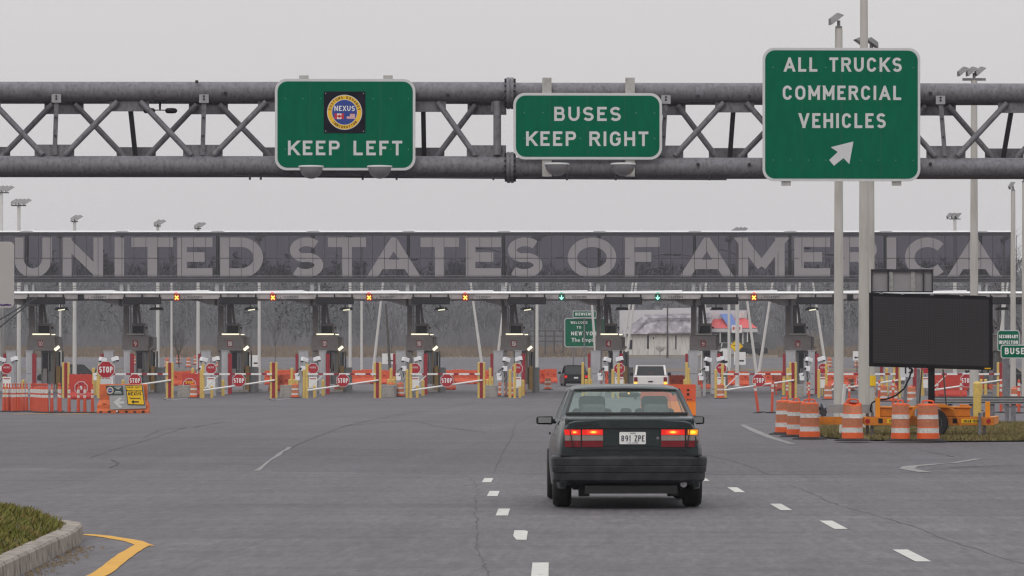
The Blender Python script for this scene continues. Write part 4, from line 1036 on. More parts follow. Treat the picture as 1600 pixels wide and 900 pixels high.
for n in range(10, -1, -1):
    lit = n in (10, 8, 7, 6, 5, 4); lamp = n in (10, 8, 7, 6, 5)
    lab = 'grey inspection booth whose red plate reads %d' % n if n > 0 else 'grey inspection booth at the right end behind the message board'
    loc = (W(640.5, YC, n), YC, gz(YC))
    if (lit, lamp) not in BP: BP[(lit, lamp)] = Proto(make_booth(lit, lamp))
    b = BP[(lit, lamp)](loc, lab)
    if n > 0:
        pan = [c for c in b.children if c.name.startswith('number_panel')][0]
        mb = MB(); s = str(n); lettering(mb, s, (655.5 - 640.5) / 23.35, PZ(540.6, YC) - gz(YC), .31, -.383, .18 if len(s) == 1 and n != 1 else (.27 if n == 10 else .1), .13); mb.build('numeral', 'white', pan)
# hanging displays and lights
def make_display():
    t = thing('message_display', 'x', 'display', group='black displays hanging from the canopy')
    mb = MB(); mb.prism(rr(-1.26, 1.26, -.24, .24, .05, 3), -.12, .12); mb.build('case', 'black', t)
    mb = MB(); mb.prism(rr(-1.2, 1.2, -.19, .19, .02, 2), -.126, -.121); mb.build('screen', 'booth_dark', t)
    mb = MB()
    for x in (-1.15, 0, 1.15): mb.box(x - .05, x + .05, -.05, .05, .2, .42)
    mb.build('hangers', 'black', t); return t
DP = Proto(make_display())
def make_canlight(on):
    t = thing('canopy_light', 'x', 'lamp', group='lamps under the canopy')
    mb = MB(); mb.hexa([(-.50, -.3, .02), (.42, -.3, .02), (.42, .3, .02), (-.50, .3, .02), (-.35, -.3, .20), (.36, -.3, .20), (.36, .3, .20), (-.35, .3, .20)]); mb.tube((-.1, 0, .1), (-.1, 0, .4), .04, .04, 6); mb.build('housing', 'steel_dark', t)
    mb = MB(); mb.add([(-.22, -.32, -.03), (.24, -.32, .03), (.24, -.32, .10), (-.22, -.32, .03)], [(0, 1, 2, 3)]) if on else mb.add([(-.2, -.32, 0), (.2, -.32, .02), (.2, -.32, .05), (-.2, -.32, .03)], [(0, 1, 2, 3)])
    mb.build('lens', 'tube' if on else 'lamp_grey', t); return t
CL1, CL0 = Proto(make_canlight(1)), Proto(make_canlight(0))
for n in range(10, -1, -1):
    who = 'booth %s' % word(n) if n else 'the last booth on the right'
    DP((W(677.5, 256, n), 252.5, PZ(471.5, 256)), 'long black display board hanging above %s' % who)
    (CL1 if n in (10, 8, 7, 6, 5, 2) else CL0)((W(686 + (4 if n > 5 else -10), 256, n), 256, PZ(485, 256)), 'small %s lamp under the display above %s' % ('lit' if n in (10, 8, 7, 6, 5, 2) else 'unlit', who))
def make_signal(kind):
    t = thing('lane_signal', 'x', 'signal', group='lane signals on the canopy edge')
    mb = MB(); mb.box(-.19, .19, -.08, .1, -.21, .20); mb.build('case', {'x': 'sig_redbox', 'a': 'sig_greenbox', 'o': 'black'}[kind], t)
    if kind == 'x':
        mb = MB()
        for s in (-1, 1): mb.bar((-s * .115, -.09 - .004 * s, -.13), (s * .115, -.09 - .004 * s, .11), .085, .01)
        mb.build('cross', 'sigx', t)
        mb = MB(); mb.box(-.09, .09, -.5, -.4, .27, .32); mb.build('repeater', 'sigred', t)
    if kind == 'a':
        mb = MB(); mb.prism([(-.03, -.02), (.03, -.02), (.03, .13), (-.03, .13)], -.095, -.085); mb.prism([(0, -.17), (.15, -.01), (.11, .03), (0, -.08), (-.11, .03), (-.15, -.01)], -.10, -.09); mb.build('arrow', 'siggreen', t)
        mb = MB(); mb.box(-.09, .09, -.5, -.4, .27, .32); mb.build('repeater', 'siggreen_d', t)
    mb = MB(); mb.path([(.2, 0, -.05), (.3, 0, -.15), (.42, 0, -.16), (.5, 0, -.05), (.5, 0, .05)], .014, 6); mb.build('cable', 'black', t)
    return t
SPr = {k: Proto(make_signal(k)) for k in 'xao'}
for n in range(10, 0, -1):
    k = 'o' if n in (10, 2, 1) else 'a' if n in (5, 4) else 'x'
    d = {'x': 'lane signal showing a lit amber cross', 'a': 'lane signal showing a lit green arrow', 'o': 'dark unlit lane signal'}[k]
    SPr[k]((W(726.5, 252, n), 252.6, PZ(464.5, 252)), '%s right of booth %s' % (d, word(n)))

# ================================================================ LANE EQUIPMENT
def box_thing(name, lab, cat, grp, parts):
    t = thing(name, lab, cat, group=grp)
    for nm, mt, fn, bev in parts: mb = MB(); fn(mb); mb.build(nm, mt, t, bev=bev)
    return t
# radiation portals
YP = 249.5; sp_ = YP / 6000
def portal(wd, ztop, red_at, red_w, low_yellow):
    t = thing('portal_monitor', 'x', 'scanner', group='grey portal monitors beside the lanes')
    mb = MB(); mb.box(-wd / 2, wd / 2, -.2, .25, 0, ztop); mb.build('cabinet', 'portal_grey', t, bev=.02)
    mb = MB(); mb.box(-wd / 2 - .04, wd / 2 + .04, -.22, .27, ztop, ztop + .05); mb.build('lid', 'portal_grey', t)
    mb = MB(); z0 = 1.15 if low_yellow else 0; mb.box(red_at - red_w / 2, red_at + red_w / 2, -.26, -.04, z0, ztop - .15); mb.build('red_guard', 'red', t)
    if low_yellow: mb = MB(); mb.box(red_at - red_w / 2, red_at + red_w / 2, -.26, -.04, 0, 1.147); mb.build('yellow_guard', 'yellow', t)
    mb = MB(); mb.box(-wd / 2 + .06, wd / 2 - .06, -.205, -.2, .3, .34); mb.box(-wd / 2 + .06, wd / 2 - .06, -.205, -.2, 1.3, 1.33); mb.build('seams', 'steel_dark', t)
    return t
ztp = PZ(549, YP) - gz(YP)
PL = Proto(portal(.62, ztp, -.42, .17, 1)); PR = Proto(portal(.42, ztp, .34, .24, 0))
for n in range(10, 0, -1):
    PL((W(626.5, YP, n), YP, gz(YP)), 'wide grey portal monitor with a red strip, left of booth %s' % word(n))
    PR((W(658.5, YP, n), YP - 1, gz(YP)), 'narrow grey portal monitor with a tall red strip, in front of booth %s' % word(n))
# camera mast
def cam_box(mb, c, l=.42, w=.19, h=.19, yaw=0, pitch=0, m=0):
    Mx = Matrix.Rotation(yaw, 3, 'Z') @ Matrix.Rotation(pitch, 3, 'X'); P = []
    for z in (-h / 2, h / 2):
        for x, y in ((-w / 2, -l / 2), (w / 2, -l / 2), (w / 2, l / 2), (-w / 2, l / 2)): P.append(Vector(c) + Mx @ Vector((x, y, z)))
    mb.hexa([tuple(p) for p in P], m)
def make_cams():
    t = thing('camera_post', 'x', 'cameras', group='posts carrying plate cameras beside the lanes')
    Y = 241.0; k = 6000 / Y; g = gz(Y)
    def p(px, py, dy=0): return ((px - 628) / k, dy, PZ(py, Y) - g)
    mb = MB(); a = p(628, 560); mb.box(-.09, .09, -.09, .09, 0, a[2]); b = p(650, 568); mb.box(b[0] - .1, b[0] + .1, -.1, .1, 0, b[2] + .2); mb.build('posts', 'portal_grey', t, bev=.01)
    for (px, py, yw, lk) in ((634, 562, -.9, 1), (653, 561, .9, 1), (622, 585, 1.3, .6), (630, 575, -.6, .55)):
        c = p(px, py, -.2); mb = MB(); cam_box(mb, c, .44 * lk, .24 * lk, .26 * lk, yw, -.25); cm = mb.build('camera', 'camera_white', t, bev=.02)
        mb = MB(); d = Vector((math.sin(yw) * .5, -.5 * math.cos(yw), -.12)).normalized() * .2 * lk; cam_box(mb, Vector(c) + d, .08, .19 * lk, .2 * lk, yw, -.25); mb.build('lens', 'black', cm)
        mb = MB(); mb.tube(c, (c[0] + (.1 if px < 640 else -.1), .05, c[2] - .25), .03, .03, 6); mb.build('bracket', 'steel', t)
    mb = MB(); mb.box(-.35, -.05, -.25, -.1, 1.0, 1.35); mb.box(.02, .3, -.3, -.15, p(0, 580)[2], p(0, 572)[2]); mb.build('junction_boxes', 'camera_white', t, bev=.02)
    mb = MB(); mb.path([(-.2, -.2, 1.35), (-.25, -.2, 1.6), (-.05, -.15, 1.75), (.1, -.2, 1.5), (.12, -.2, 1.2)], .025, 6); mb.path([(.2, -.2, 1.5), (.3, -.2, 1.2), (.1, -.2, .9)], .02, 6); mb.build('cables', 'black', t)
    return t
CP = Proto(make_cams())
for n in range(10, 0, -1): CP((W(628, 241, n), 241, gz(241)), 'grey posts with white box cameras beside the lane at booth %s' % word(n))
# faded octagonal notice + white board
def make_notice():
    Y = 238.0; k = 6000 / Y; g = gz(Y)
    t = thing('lane_notice', 'x', 'sign', group='octagonal notices at the lane gates')
    z = PZ(576, Y) - g
    mb = MB(); mb.tube((0, .04, 0), (0, .04, z + .2), .03, .03, 8); mb.build('post', 'steel', t)
    mb = MB(); mb.prism(ngon(0, z, .37), 0, .02); mb.build('rim', 'sign_white', t)
    mb = MB(); mb.prism(ngon(0, z, .33), -.006, .01); mb.build('octagon', 'stop_red', t)
    mb = MB(); lettering(mb, 'HERE', 0, z + .02, .11, -.008, .38, .2); mb.build('lettering', 'sign_white', t)
    mb = MB(); mb.box(-.26, .26, 0, .02, PZ(606, Y) - g, PZ(589, Y) - g); bd = mb.build('notice_board', 'white', t)
    mb = MB(); 
    mb.box(-.2, .2, -.006, -.001, PZ(592.5, Y) - g, PZ(591, Y) - g)
    mb.build('heading_bar', 'stop_red', bd)
    return t
NP = Proto(make_notice())
for n in range(10, 0, -1): NP((W(648.5 + 0, 238, n), 238, gz(238)), 'faded red octagonal notice over a white board by the lane at booth %s' % word(n))
# gates
YT = 233.9; kt = 6000 / YT
def make_gate(arm=True):
    t = thing('barrier_gate', 'x', 'gate', group='white barrier gates with STOP signs across the closed lanes')
    def p(px, py, dy=0): return ((px - 642) / kt, dy, PZ(py, YT))
    mb = MB(); mb.tube((0, 0, 0), (0, 0, PZ(568, YT)), .085, .085, 12); mb.build('post', 'yellow', t)
    if arm:
        a, b = p(643, 584.5, -.12), p(750, 584.5, -.12); mb = MB(); n = 13
        for i in range(n):
            f0, f1 = i / n, (i + 1) / n
            mb.box(a[0] + (b[0] - a[0]) * f0, a[0] + (b[0] - a[0]) * f1, -.16, -.08, a[2] - .055, a[2] + .055, 1 if (i % 3 == 2) else 0)
        mb.build('arm', ['white', 'red'], t)
        mb = MB(); mb.tube(p(643, 610, -.14), p(754, 594, -.14), .055, .055, 10); mb.build('lower_bar', 'white', t)
        mb = MB(); mb.tube(p(645, 607, -.14), p(666, 587, -.14), .03, .03, 8); mb.build('brace', 'white', t)
        st = make_stop(t, p(698.5, 594.5, -.26), .43)
    return t
def make_stop(par, c, r):
    x, y, z = c
    mb = MB(); mb.prism(ngon(x, z, r), y, y + .02); s = mb.build('stop_sign', 'sign_white', par)
    mb = MB(); mb.prism(ngon(x, z, r * .93), y - .008, y + .01); mb.build('sign_face', 'stop_red', s)
    mb = MB(); lettering(mb, 'STOP', x, z - r * .34, r * .68, y - .012, r * 1.48, .19, .2); mb.build('lettering', 'white', s)
    return s
GT = Proto(make_gate())
for n in (9, 8, 7, 6, 3, 2, 1):
    xo = 0
    GT((W(642 + xo, YT, n), YT, 0), 'white barrier gate with a red STOP sign closing the lane right of booth %s' % word(n))
GO = make_gate(False); GO['label'] = 'x'; 
GOp = Proto(GO)
for n in (10, 5, 4): 
    g = GOp((W(642, YT, n), YT, 0), 'yellow post of the open lane gate at booth %s' % word(n), group='yellow posts of the open lanes')
# bollards
def make_bollard(mt, h, r, sq=False):
    o = MB()
    if sq: o.box(-r, r, -r, r, 0, h)
    else: o.lathe([(r, 0), (r, h - r * .5), (r * .7, h - r * .12), (r * .2, h)], n=12)
    b = o.build('bollard', mt, bev=.01 if sq else 0); tag(b, 'x', 'bollard', 'bollards and guard posts at the lane islands'); return b
BY, BR, BYs, BYt = Proto(make_bollard('yellow', PZ(566, YT), .085)), Proto(make_bollard('red', PZ(566.5, YT), .085, True)), Proto(make_bollard('yellow', 1.02, .10)), Proto(make_bollard('yellow', PZ(577, 236), .09))
BYh = Proto(make_bollard('yellow', .75, .09))
for n in range(10, 0, -1):
    w = word(n)
    BY((W(748.3, YT, n), YT, 0), 'tall yellow post left of the red gate end post, right of booth %s' % w)
    if n not in (5, 4):
        BR((W(752, YT, n), YT, 0), 'square red post at the gate end right of booth %s' % w)
        BY((W(756.2, YT, n), YT, 0), 'tall yellow post right of the red gate end post, right of booth %s' % w)
    BYt((W(636, 236, n), 236, 0), 'yellow post just left of the gate post at booth %s' % w)
    BYs((W(661, 243, n), 243, gz(243)), 'short yellow bollard in front of booth %s' % w)
    BYs((W(761.5, 246, n), 246, gz(246)), 'short yellow bollard, left of the pair behind the gate end right of booth %s' % w)
    BYs((W(768.5, 246, n), 246, gz(246)), 'short yellow bollard, right of the pair behind the gate end right of booth %s' % w)
    BYt((W(611, 245, n), 245, gz(245)), 'yellow guard post at the left edge of the island of booth %s' % w)
    BYh((W(652, 236.5, n), 236.5, 0), 'low yellow bollard between the gate post and booth %s' % w)
# island nose blocks
mb = MB(); mb.hexa([(-.38, -.6, 0), (.38, -.6, 0), (.38, 2, 0), (-.38, 2, 0), (-.34, -.5, .78), (.34, -.5, .78), (.34, 2, .78), (-.34, 2, .78)]); nb = mb.build('concrete_block', 'concrete', bev=.03); tag(nb, 'x', 'concrete block', 'island nose blocks')
NB = Proto(nb)
for n in range(10, 0, -1): NB((W(767, 238, n), 238, 0), 'grey concrete block at the island nose to the right of the gate at booth %s' % word(n))
# ================================================================ DRUMS
def make_drum(seed, lean=0, worn=True, base=True, dent=False):
    rnd = random.Random(seed); t = thing('traffic_drum', 'x', 'traffic drum', group='orange and white traffic drums')
    H = .90
    prof = [(.262, .03), (.258, .185), (.248, .187), (.246, .30), (.254, .302), (.252, .315), (.245, .318), (.243, .50), (.250, .502), (.238, .505), (.235, .60), (.242, .603), (.240, .62), (.232, .622), (.226, .80), (.22, .83), (.19, .845), (.05, .85)]
    prof = [(a * .92, b) for a, b in prof]
    ms = [0, 0, 2, 0, 0, 0, 1, 0, 2, 2, 0, 0, 0, 1, 0, 0, 0]
    mb = MB(); mb.lathe(prof, n=28, ms=ms)
    if dent:
        for i, v in enumerate(mb.v):
            x, y, z = v
            if z > .55 and y < 0: k = math.exp(-((x - .02) ** 2) / .018) * (z - .55) / .3; mb.v[i] = (x, y + .16 * k, z - .05 * k)
    for i, v in enumerate(mb.v):
        x, y, z = v; s = 1 + .012 * math.sin(5 * math.atan2(y, x) + z * 9 + seed); mb.v[i] = (x * s, y * s, z)
    mb.build('body', ['drum_orange', 'drum_reflect', 'drum_white'], t)
    mb = MB(); mb.path([(-.13, 0, .845), (-.12, 0, .90), (-.05, 0, .915), (.05, 0, .915), (.12, 0, .90), (.13, 0, .845)], .018, 8); mb.build('handle', 'drum_orange', t)
    if base: mb = MB(); mb.lathe([(.42, 0), (.40, .025), (.30, .05), (.25, .06)], n=8); mb.build('rubber_base', 'rubber', t)
    return t
DA, DB, DC = make_drum(1), make_drum(2, dent=True), make_drum(3)
PD = [Proto(DA), Proto(DB), Proto(DC)]
def drum(px, Y, lab, k=0, z=None, rz=0, s=1.0, grp=None):
    o = PD[k]((PX(px, Y), Y, gz(Y) if z is None else z), lab, rz); o.scale = (s, s, s)
    if grp: o['group'] = grp
    return o
drum(1226, 95.0, 'orange and white drum, leftmost and rearmost of the group at the trailer hitch', 2, rz=1.0)
drum(1244.5, 91.5, 'half hidden orange drum squeezed between two others at the trailer hitch', 0, rz=2.1)
drum(1265, 88.0, 'orange and white drum with a raised handle, rightmost of the trio left of the trailer', 0, rz=.2)
drum(1332, 84.3, 'dented orange drum with a caved in top in front of the pole bases', 1, .03, rz=.2, s=1.0)
o = drum(1407, 84.0, 'narrow upright drum in front of the trailer, left neighbour of the one hiding the wheel', 2, .03, rz=.9); o.scale = (.82, .9, .98)
o = drum(1450, 84.0, 'wide orange drum with creased sheeting standing before the trailer wheel', 0, .03, rz=2.6); o.scale = (1.05, 1, .97)
for px, pb, lab in [(302.5, 622, 'mottled orange drum in front of a red board at booth eight'), (461, 622, 'orange drum at the gate of booth seven'), (611, 621, 'orange drum, left of the pair beside booth six'), (625.5, 621, 'orange drum, right of the pair beside booth six'),
                    (784, 620, 'orange drum, left of the pair beside booth five'), (798, 621, 'orange drum, right of the pair beside booth five'), (1126, 623, 'orange drum beside the gate at booth three'), (1261, 619, 'orange drum behind a thin delineator near booth two'), (1294, 624.5, 'orange drum at the gate of booth two')]:
    Y = F_PX * CH / (pb - HY); drum(px, min(Y, 243), lab, random.choice((0, 2)), rz=random.uniform(0, 6))
for px, Y, lab in [(856, 268, 'orange drum beyond the open lane right of booth five'), (1362, 205, 'orange drum between the tall poles and the message board'), (1380, 205, 'orange drum under the left end of the message board'), (1424, 190, 'orange drum right under the message board'), (1396, 203, 'orange drum behind the cable of the message board'),
                   (1587, 170, 'orange drum at the right edge behind the guard rail'), (1330, 262, 'orange drum between the two tall poles'), (1312, 258, 'orange drum behind the front tall pole'), (1570, 240, 'small orange drum far behind the guard rail'),
                   (103, 262, 'orange drum partly behind the traffic tubes at booth ten'), (112, 240, 'orange drum above the traffic tubes near booth ten')]:
    drum(px, Y, lab, random.choice((0, 2)), rz=random.uniform(0, 6))
for i, (px, Y) in enumerate([(261, 370), (279, 392), (294.5, 372), (306, 385), (340, 372), (390, 395), (397, 372), (213, 385), (1296, 372), (1339, 372)]):
    nb_ = ['right edge of booth nine', 'pole right of booth nine, tallest looking', 'gap between booths nine and eight, second', 'white pole left of booth eight', 'right edge of booth eight column', 'right side of booth eight, left of a pair', 'right side of booth eight, right of a pair', 'left of booth nine', 'left of the front tall pole', 'right of the front tall pole'][i]
    drum(px, Y, 'distant orange drum, %s' % nb_, 0, z=gz(Y), grp='distant drums on the far verge')

# ================================================================ ORANGE WATER BARRIERS
def make_barrier(mt, L_=1.05, H=1.07):
    t = thing('water_barrier', 'x', 'barrier', group='orange water filled barriers')
    prof = [(-.26, 0), (-.26, .16), (-.13, .42), (-.09, H), (.09, H), (.13, .42), (.26, .16), (.26, 0)]
    mb = MB(); mb.extr_x(prof, -L_ / 2, L_ / 2)
    for x in (-L_ * .3, 0.03, L_ * .3): mb.box(x - .06, x + .06, -.10, .10, H, H + .03)
    mb.build('shell', mt, t, bev=.03)
    mb = MB()
    for x in (-L_ * .25, L_ * .25): mb.box(x - .10, x + .10, -.275, -.255, .03, .09); mb.box(x - .07, x + .07, -.145, -.10, .62, .72)
    mb.build('slots', 'stop_red', t)
    return t
WB = Proto(make_barrier('barrier_orange')); WBr = Proto(make_barrier('barrier_red', 1.3, 1.45))
rows = [  # px start, px end, Y, turned, words
    (544, 622, 300, .0, 'between booths seven and six'), (686, 760, 300, .0, 'between booths six and five'), (833, 874, 302, .5, 'left of the black car'), (936, 968, 300, .3, 'behind booth four'),
    (976, 992, 262, .2, 'left of the white pickup'), (1046, 1075, 262, .2, 'right of the white pickup'), (1106, 1178, 288, .0, 'behind the STOP sign of gate three'), (1184, 1226, 288, 0, 'near the end of gate three'),
    (270, 306, 290, .2, 'behind the gate of booth nine'), (414, 468, 296, .2, 'behind the gate of booth eight'), (1262, 1345, 280, .0, 'behind booth two and the tall poles'), (1500, 1560, 262, .4, 'behind the message trailer')]
for a, b, Y, rz, wds in rows:
    st = 1.10 * 6000 / Y * math.cos(rz) * .93; px = a + st / 2; k = 0; lst = []
    while px < b: lst.append(px); px += st
    for k, p_ in enumerate(lst):
        nth = 'left end' if k == 0 else 'right end' if k == len(lst) - 1 else ('%s from the left' % ['', 'second', 'third', 'fourth', 'fifth', 'sixth', 'seventh', 'eighth'][k])
        WB((PX(p_, Y), Y, gz(Y) + (.05 if k % 3 == 1 else 0)), 'orange barrier, %s in the row %s' % (nth, wds), rz)
# receding rows in lane eight and seven
for i, (px, Y) in enumerate([(432, 262), (441, 268), (450, 274), (535, 262), (700, 268), (1100, 268), (1216, 265)]):
    WB((PX(px, Y), Y, gz(Y)), 'orange water barrier standing alone, %s' % ['nearest of three left of booth seven', 'middle of three left of booth seven', 'farthest of three left of booth seven', 'right of booth seven', 'behind the STOP sign at booth six', 'beside booth three', 'left of booth two'][i], .8)
for px, Y, lab in [(126, 222, 'tall red water barrier behind the traffic tubes, right of booth ten'), (301, 240, 'tall red barrier with an octagonal sign right of booth nine'), (1494, 238, 'red barrier under the right half of the message board'), (1476, 240, 'red barrier beside the mast of the message board')]:
    WBr((PX(px, Y), Y, gz(Y)), lab)
for px, py, Y, r, lab in ((297, 601, 239, .42, 'octagonal sign with a pictogram on the red barrier right of booth nine'), (128, 606, 221, .40, 'white rimmed octagonal sign on the red barrier right of booth ten')):
    t = thing('octagon_sign', lab, 'sign', (PX(px, Y), Y - .35, PZ(py, Y)))
    mb = MB(); mb.prism(ngon(0, 0, r), 0, .02); mb.build('rim', 'sign_white', t); mb = MB(); mb.prism(ngon(0, 0, r * .9), -.006, .01); mb.build('face', 'stop_red', t)
    mb = MB(); 
    if px > 200: lettering(mb, 'STOP', 0, .06, .17, -.01, .5, .2); mb.blob((0, -.02, -.12), .09, .01, .09, 10, 5)
    else: lettering(mb, '9', .0, -.12, .24, -.01, .15, .2)
    mb.build('lettering', 'sign_yellow' if px > 200 else 'white', t)

# ================================================================ SIGN BARRIERS NEAR THE PLAZA
def sign_barrier(x0, x1, ytop, ybot, name, lab):
    Y = F_PX * CH / (ybot - HY); t = thing(name, lab, 'barrier', (PX((x0 + x1) / 2, Y), Y, 0)); w = (x1 - x0) / 6000 * Y; H = PZ(ytop, Y)
    prof = [(-.30, 0), (-.30, .10), (-.24, .16), (-.24, .30), (-.10, .50), (-.08, H), (.08, H), (.10, .50), (.24, .30), (.24, .16), (.30, .10), (.30, 0)]
    mb = MB(); n = 1
    # tapered ends
    rows = []
    for f, kx in ((0, 1), (1, 1)):
        x = (f - .5) * w
        rows.append([(x + (.07 if z > .3 else 0) * (1 if f == 0 else -1), y, z) for y, z in prof])
    mb.grid(rows, 0, False); mb.add(rows[0], [tuple(range(len(prof)))]); mb.add(rows[1], [tuple(range(len(prof)))[::-1]])
    mb.build('shell', 'old_orange', t, bev=.02)
    mb = MB()
    for k in range(6): x = (-.42 + .165 * k) * w; mb.box(x - .055, x + .055, -.31, -.295, .02, .075 + .02 * (k % 2))
    mb.build('slots', 'booth_dark', t)
    mb = MB()
    for k in range(4): x = (-.36 + .24 * k) * w; mb.box(x - .07, x + .07, -.26, -.12, .34, .40)
    mb.build('ribs', 'old_orange', t, bev=.02)
    return t, Y
t, Yb = sign_barrier(153, 233, 600, 645.5, 'sign_barrier', 'weathered orange barrier carrying the yellow KEEP LEFT notice and a silver arrow board')
x0b = PX(193, Yb)
def q(px, py, dy): Yd = Yb + dy; return (PX(px, Yd) - x0b, dy, PZ(py, Yd))
def quad_board(nm, pts, dy, mt, par, th=.012):
    P = [q(a, b, dy) for a, b in pts]; mb = MB(); mb.prism([(p[0], p[2]) for p in P], dy, dy + th); return mb.build(nm, mt, par)
bd = quad_board('arrow_board', [(172, 640), (228, 638), (223.5, 601), (170, 602)], -.34, 'silver_board', t)
mb = MB(); P = [q(a, b, -.35) for a, b in [(177, 628.5), (187, 620.5), (191, 622.5), (186, 627), (194, 627), (194, 630.5), (186, 631), (191.5, 636), (187, 638)]]
mb.add([(p[0], -.349, p[2]) for p in P], [(0, 1, 2, 3), (3, 4, 5, 6), (0, 3, 6), (0, 6, 7, 8)]); mb.build('arrow', 'sign_white', bd)
yb_ = quad_board('yellow_notice', [(199.5, 632), (226, 633), (222, 601.5), (196, 602)], -.375, 'booth_dark', t)
quad_board('face', [(200.5, 631.3), (225, 632), (221.2, 602.3), (197, 603)], -.379, 'sign_yellow', yb_)
mb = MB()
for tx, c, yy, h, w in (('KEEP LEFT', 209.5, 606.5, .065, .50), ('NEXUS', 210.5, 617.8, .12, .50)):
    p = q(c, yy, -.38); lettering(mb, tx, p[0], p[2], h, -.386, w, .2)
P = [q(a, b, -.38) for a, b in [(205, 627.8), (209, 624.8), (209, 626.8), (217, 627), (217, 629), (209, 629), (209, 631)]]
mb.add([(p[0], -.386, p[2]) for p in P], [(0, 1, 2, 5, 6), (2, 3, 4, 5)]); mb.build('lettering', 'booth_dark', yb_)
def builtin_text(s, size, mt, par, loc, bold=.01, rz=0):
    cu = bpy.data.curves.new('lettering', 'FONT'); cu.body = s; cu.size = size; cu.align_x = 'CENTER'; cu.offset = bold * size; cu.resolution_u = 2
    tmp = bpy.data.objects.new('tmp', cu); COL.objects.link(tmp); bpy.context.view_layer.update()
    me = bpy.data.meshes.new_from_object(tmp.evaluated_get(bpy.context.evaluated_depsgraph_get())); bpy.data.objects.remove(tmp)
    me.materials.clear(); me.materials.append(M[mt]); me.transform(Matrix.Rotation(R(90), 4, 'X'))
    o = bpy.data.objects.new('lettering', me); COL.objects.link(o); o.parent = par; o.location = loc; return o
for tx, c, yy, s_ in (('Restez à gauche', 210, 611.5, .092), ('Seulement', 211, 623.5, .10)):
    p = q(c, yy, -.38); builtin_text(tx, s_, 'booth_dark', yb_, (p[0], -.387, p[2]), .02)
db = quad_board('emblem_board', [(168, 617.5), (193.5, 617), (191.5, 602.5), (165, 603)], -.36, 'dark_board', t)
mb = MB(); c = q(172, 610, -.37)
for r, y, m in ((.13, -.366, 0), (.105, -.368, 1), (.09, -.370, 2)): mb.sheet([(c[0] + r * math.cos(2 * PI * i / 24), c[2] + r * math.sin(2 * PI * i / 24)) for i in range(24)], y, m)
lettering(mb, 'NEXUS', c[0], c[2] - .015, .04, -.373, .13, .25, m=0); mb.build('emblem', ['sign_white', 'emb_gold', 'emb_blue'], db)
mb = MB()
for yy, w in ((604.8, .26), (607.3, .12), (611.8, .2), (614, .27)): p = q(184.3, yy, -.37); mb.sheet([(p[0] - w / 2 + .0, p[2] - .015), (p[0] + w / 2, p[2] - .015), (p[0] + w / 2, p[2] + .015), (p[0] - w / 2, p[2] + .015)], -.364)
mb.build('small_print', 'sign_white', db)
mb = MB(); p = q(182.5, 642.5, -.35); mb.tube((p[0], -.34, p[2]), (p[0], -.31, p[2]), .035, .035, 10); mb.build('cap', 'white', t)

t, Yc2 = sign_barrier(1001, 1087, 600.5, 651, 'sign_barrier', 'orange barrier board standing right in front of the sedan')
mb = MB(); h = (1087 - 1044) / 6000 * Yc2
mb.box(-h, h, -.33, -.31, .05, PZ(600.5, Yc2) + .0); bd = mb.build('board', 'sign_orange', t)
M['board_red'] = mat('faded_orange_board', (0.70, 0.10, 0.035), .5, 0, .1, 2)
mb = MB(); mb.box(-h, h, -.345, -.332, .55, PZ(600.5, Yc2)); mb.build('upper_board', 'board_red', t)
mb = MB()
for a, b, c_, d_ in ((1073, 608, 1077, 611), (1073, 614, 1077, 618), (1073, 623.5, 1076, 625), (1078, 623, 1080, 625)):
    x_ = lambda p: PX(p, Yc2) - PX(1044, Yc2); mb.sheet([(x_(a), PZ(d_, Yc2)), (x_(c_), PZ(d_, Yc2)), (x_(c_), PZ(b, Yc2)), (x_(a), PZ(b, Yc2))], -.35)
mb.build('marks', 'booth_dark', t)

# STOP sign on its own post, left
Y = 172.; t = thing('stop_sign_post', 'red STOP sign on a thin post behind the yellow KEEP LEFT notice', 'stop sign', (PX(165.5, Y), Y, 0))
mb = MB(); mb.box(-.03, .03, .03, .09, 0, PZ(577, Y) + .2); mb.build('post', 'steel', t); make_stop(t, (0, 0, PZ(577.5, Y)), 14.3 / 6000 * Y)
mb = MB(); mb.box(-.25, .25, 0, .02, PZ(600, Y), PZ(592, Y)); mb.build('small_plate', 'sign_white', t)

# ================================================================ DELINEATORS
def make_tube(seed=0):
    t = thing('traffic_tube', 'x', 'traffic tube', group='orange traffic tubes lined up on the left')
    mb = MB(); mb.lathe([(.072, .03), (.056, .55), (.054, .58), (.054, .68), (.052, .69), (.052, .74), (.051, .745), (.051, .895), (.049, .90), (.04, .97), (.022, 1.00), (.022, 1.04), (.034, 1.06), (.034, 1.10), (.02, 1.12)], n=14, ms=[0, 0, 1, 0, 0, 0, 1, 0, 0, 0, 0, 0, 0, 0]); mb.build('tube', ['delin', 'drum_white'], t)
    mb = MB(); mb.lathe([(.24, 0), (.23, .025), (.10, .045)], n=8); mb.build('base', 'rubber', t); return t
TP = Proto(make_tube())
xs = [(6, 0), (11, 0), (15, .2), (20, -1), (24, 0), (28, 0), (32, 0), (37, 1), (42, 1.5), (49, .5), (53, -.8), (56, -1.3), (58.5, -2), (61, -2.6), (63.5, -3.2), (66, -3.6), (68.5, -3.9), (71, -4), (73.5, -4.1), (81, -4), (92, 1), (94, -4), (108, -4.2), (122.5, -4.3), (132.5, -4.4), (144.5, -4.4)]
labs = {19: 'single orange traffic tube just right of the dense cluster', 20: 'orange traffic tube half hidden behind another, right of the cluster', 21: 'orange traffic tube in front of a half hidden one', 22: 'orange traffic tube, fourth from the sign barrier', 23: 'orange traffic tube, third from the sign barrier', 24: 'orange traffic tube, second from the sign barrier', 25: 'orange traffic tube closest to the sign barrier'}
for i, (px, d) in enumerate(xs):
    Y = 151 + d; TP((PX(px, Y), Y, 0), labs.get(i, 'orange traffic tube with two white bands in the dense cluster at the left edge'), random.uniform(0, 6))
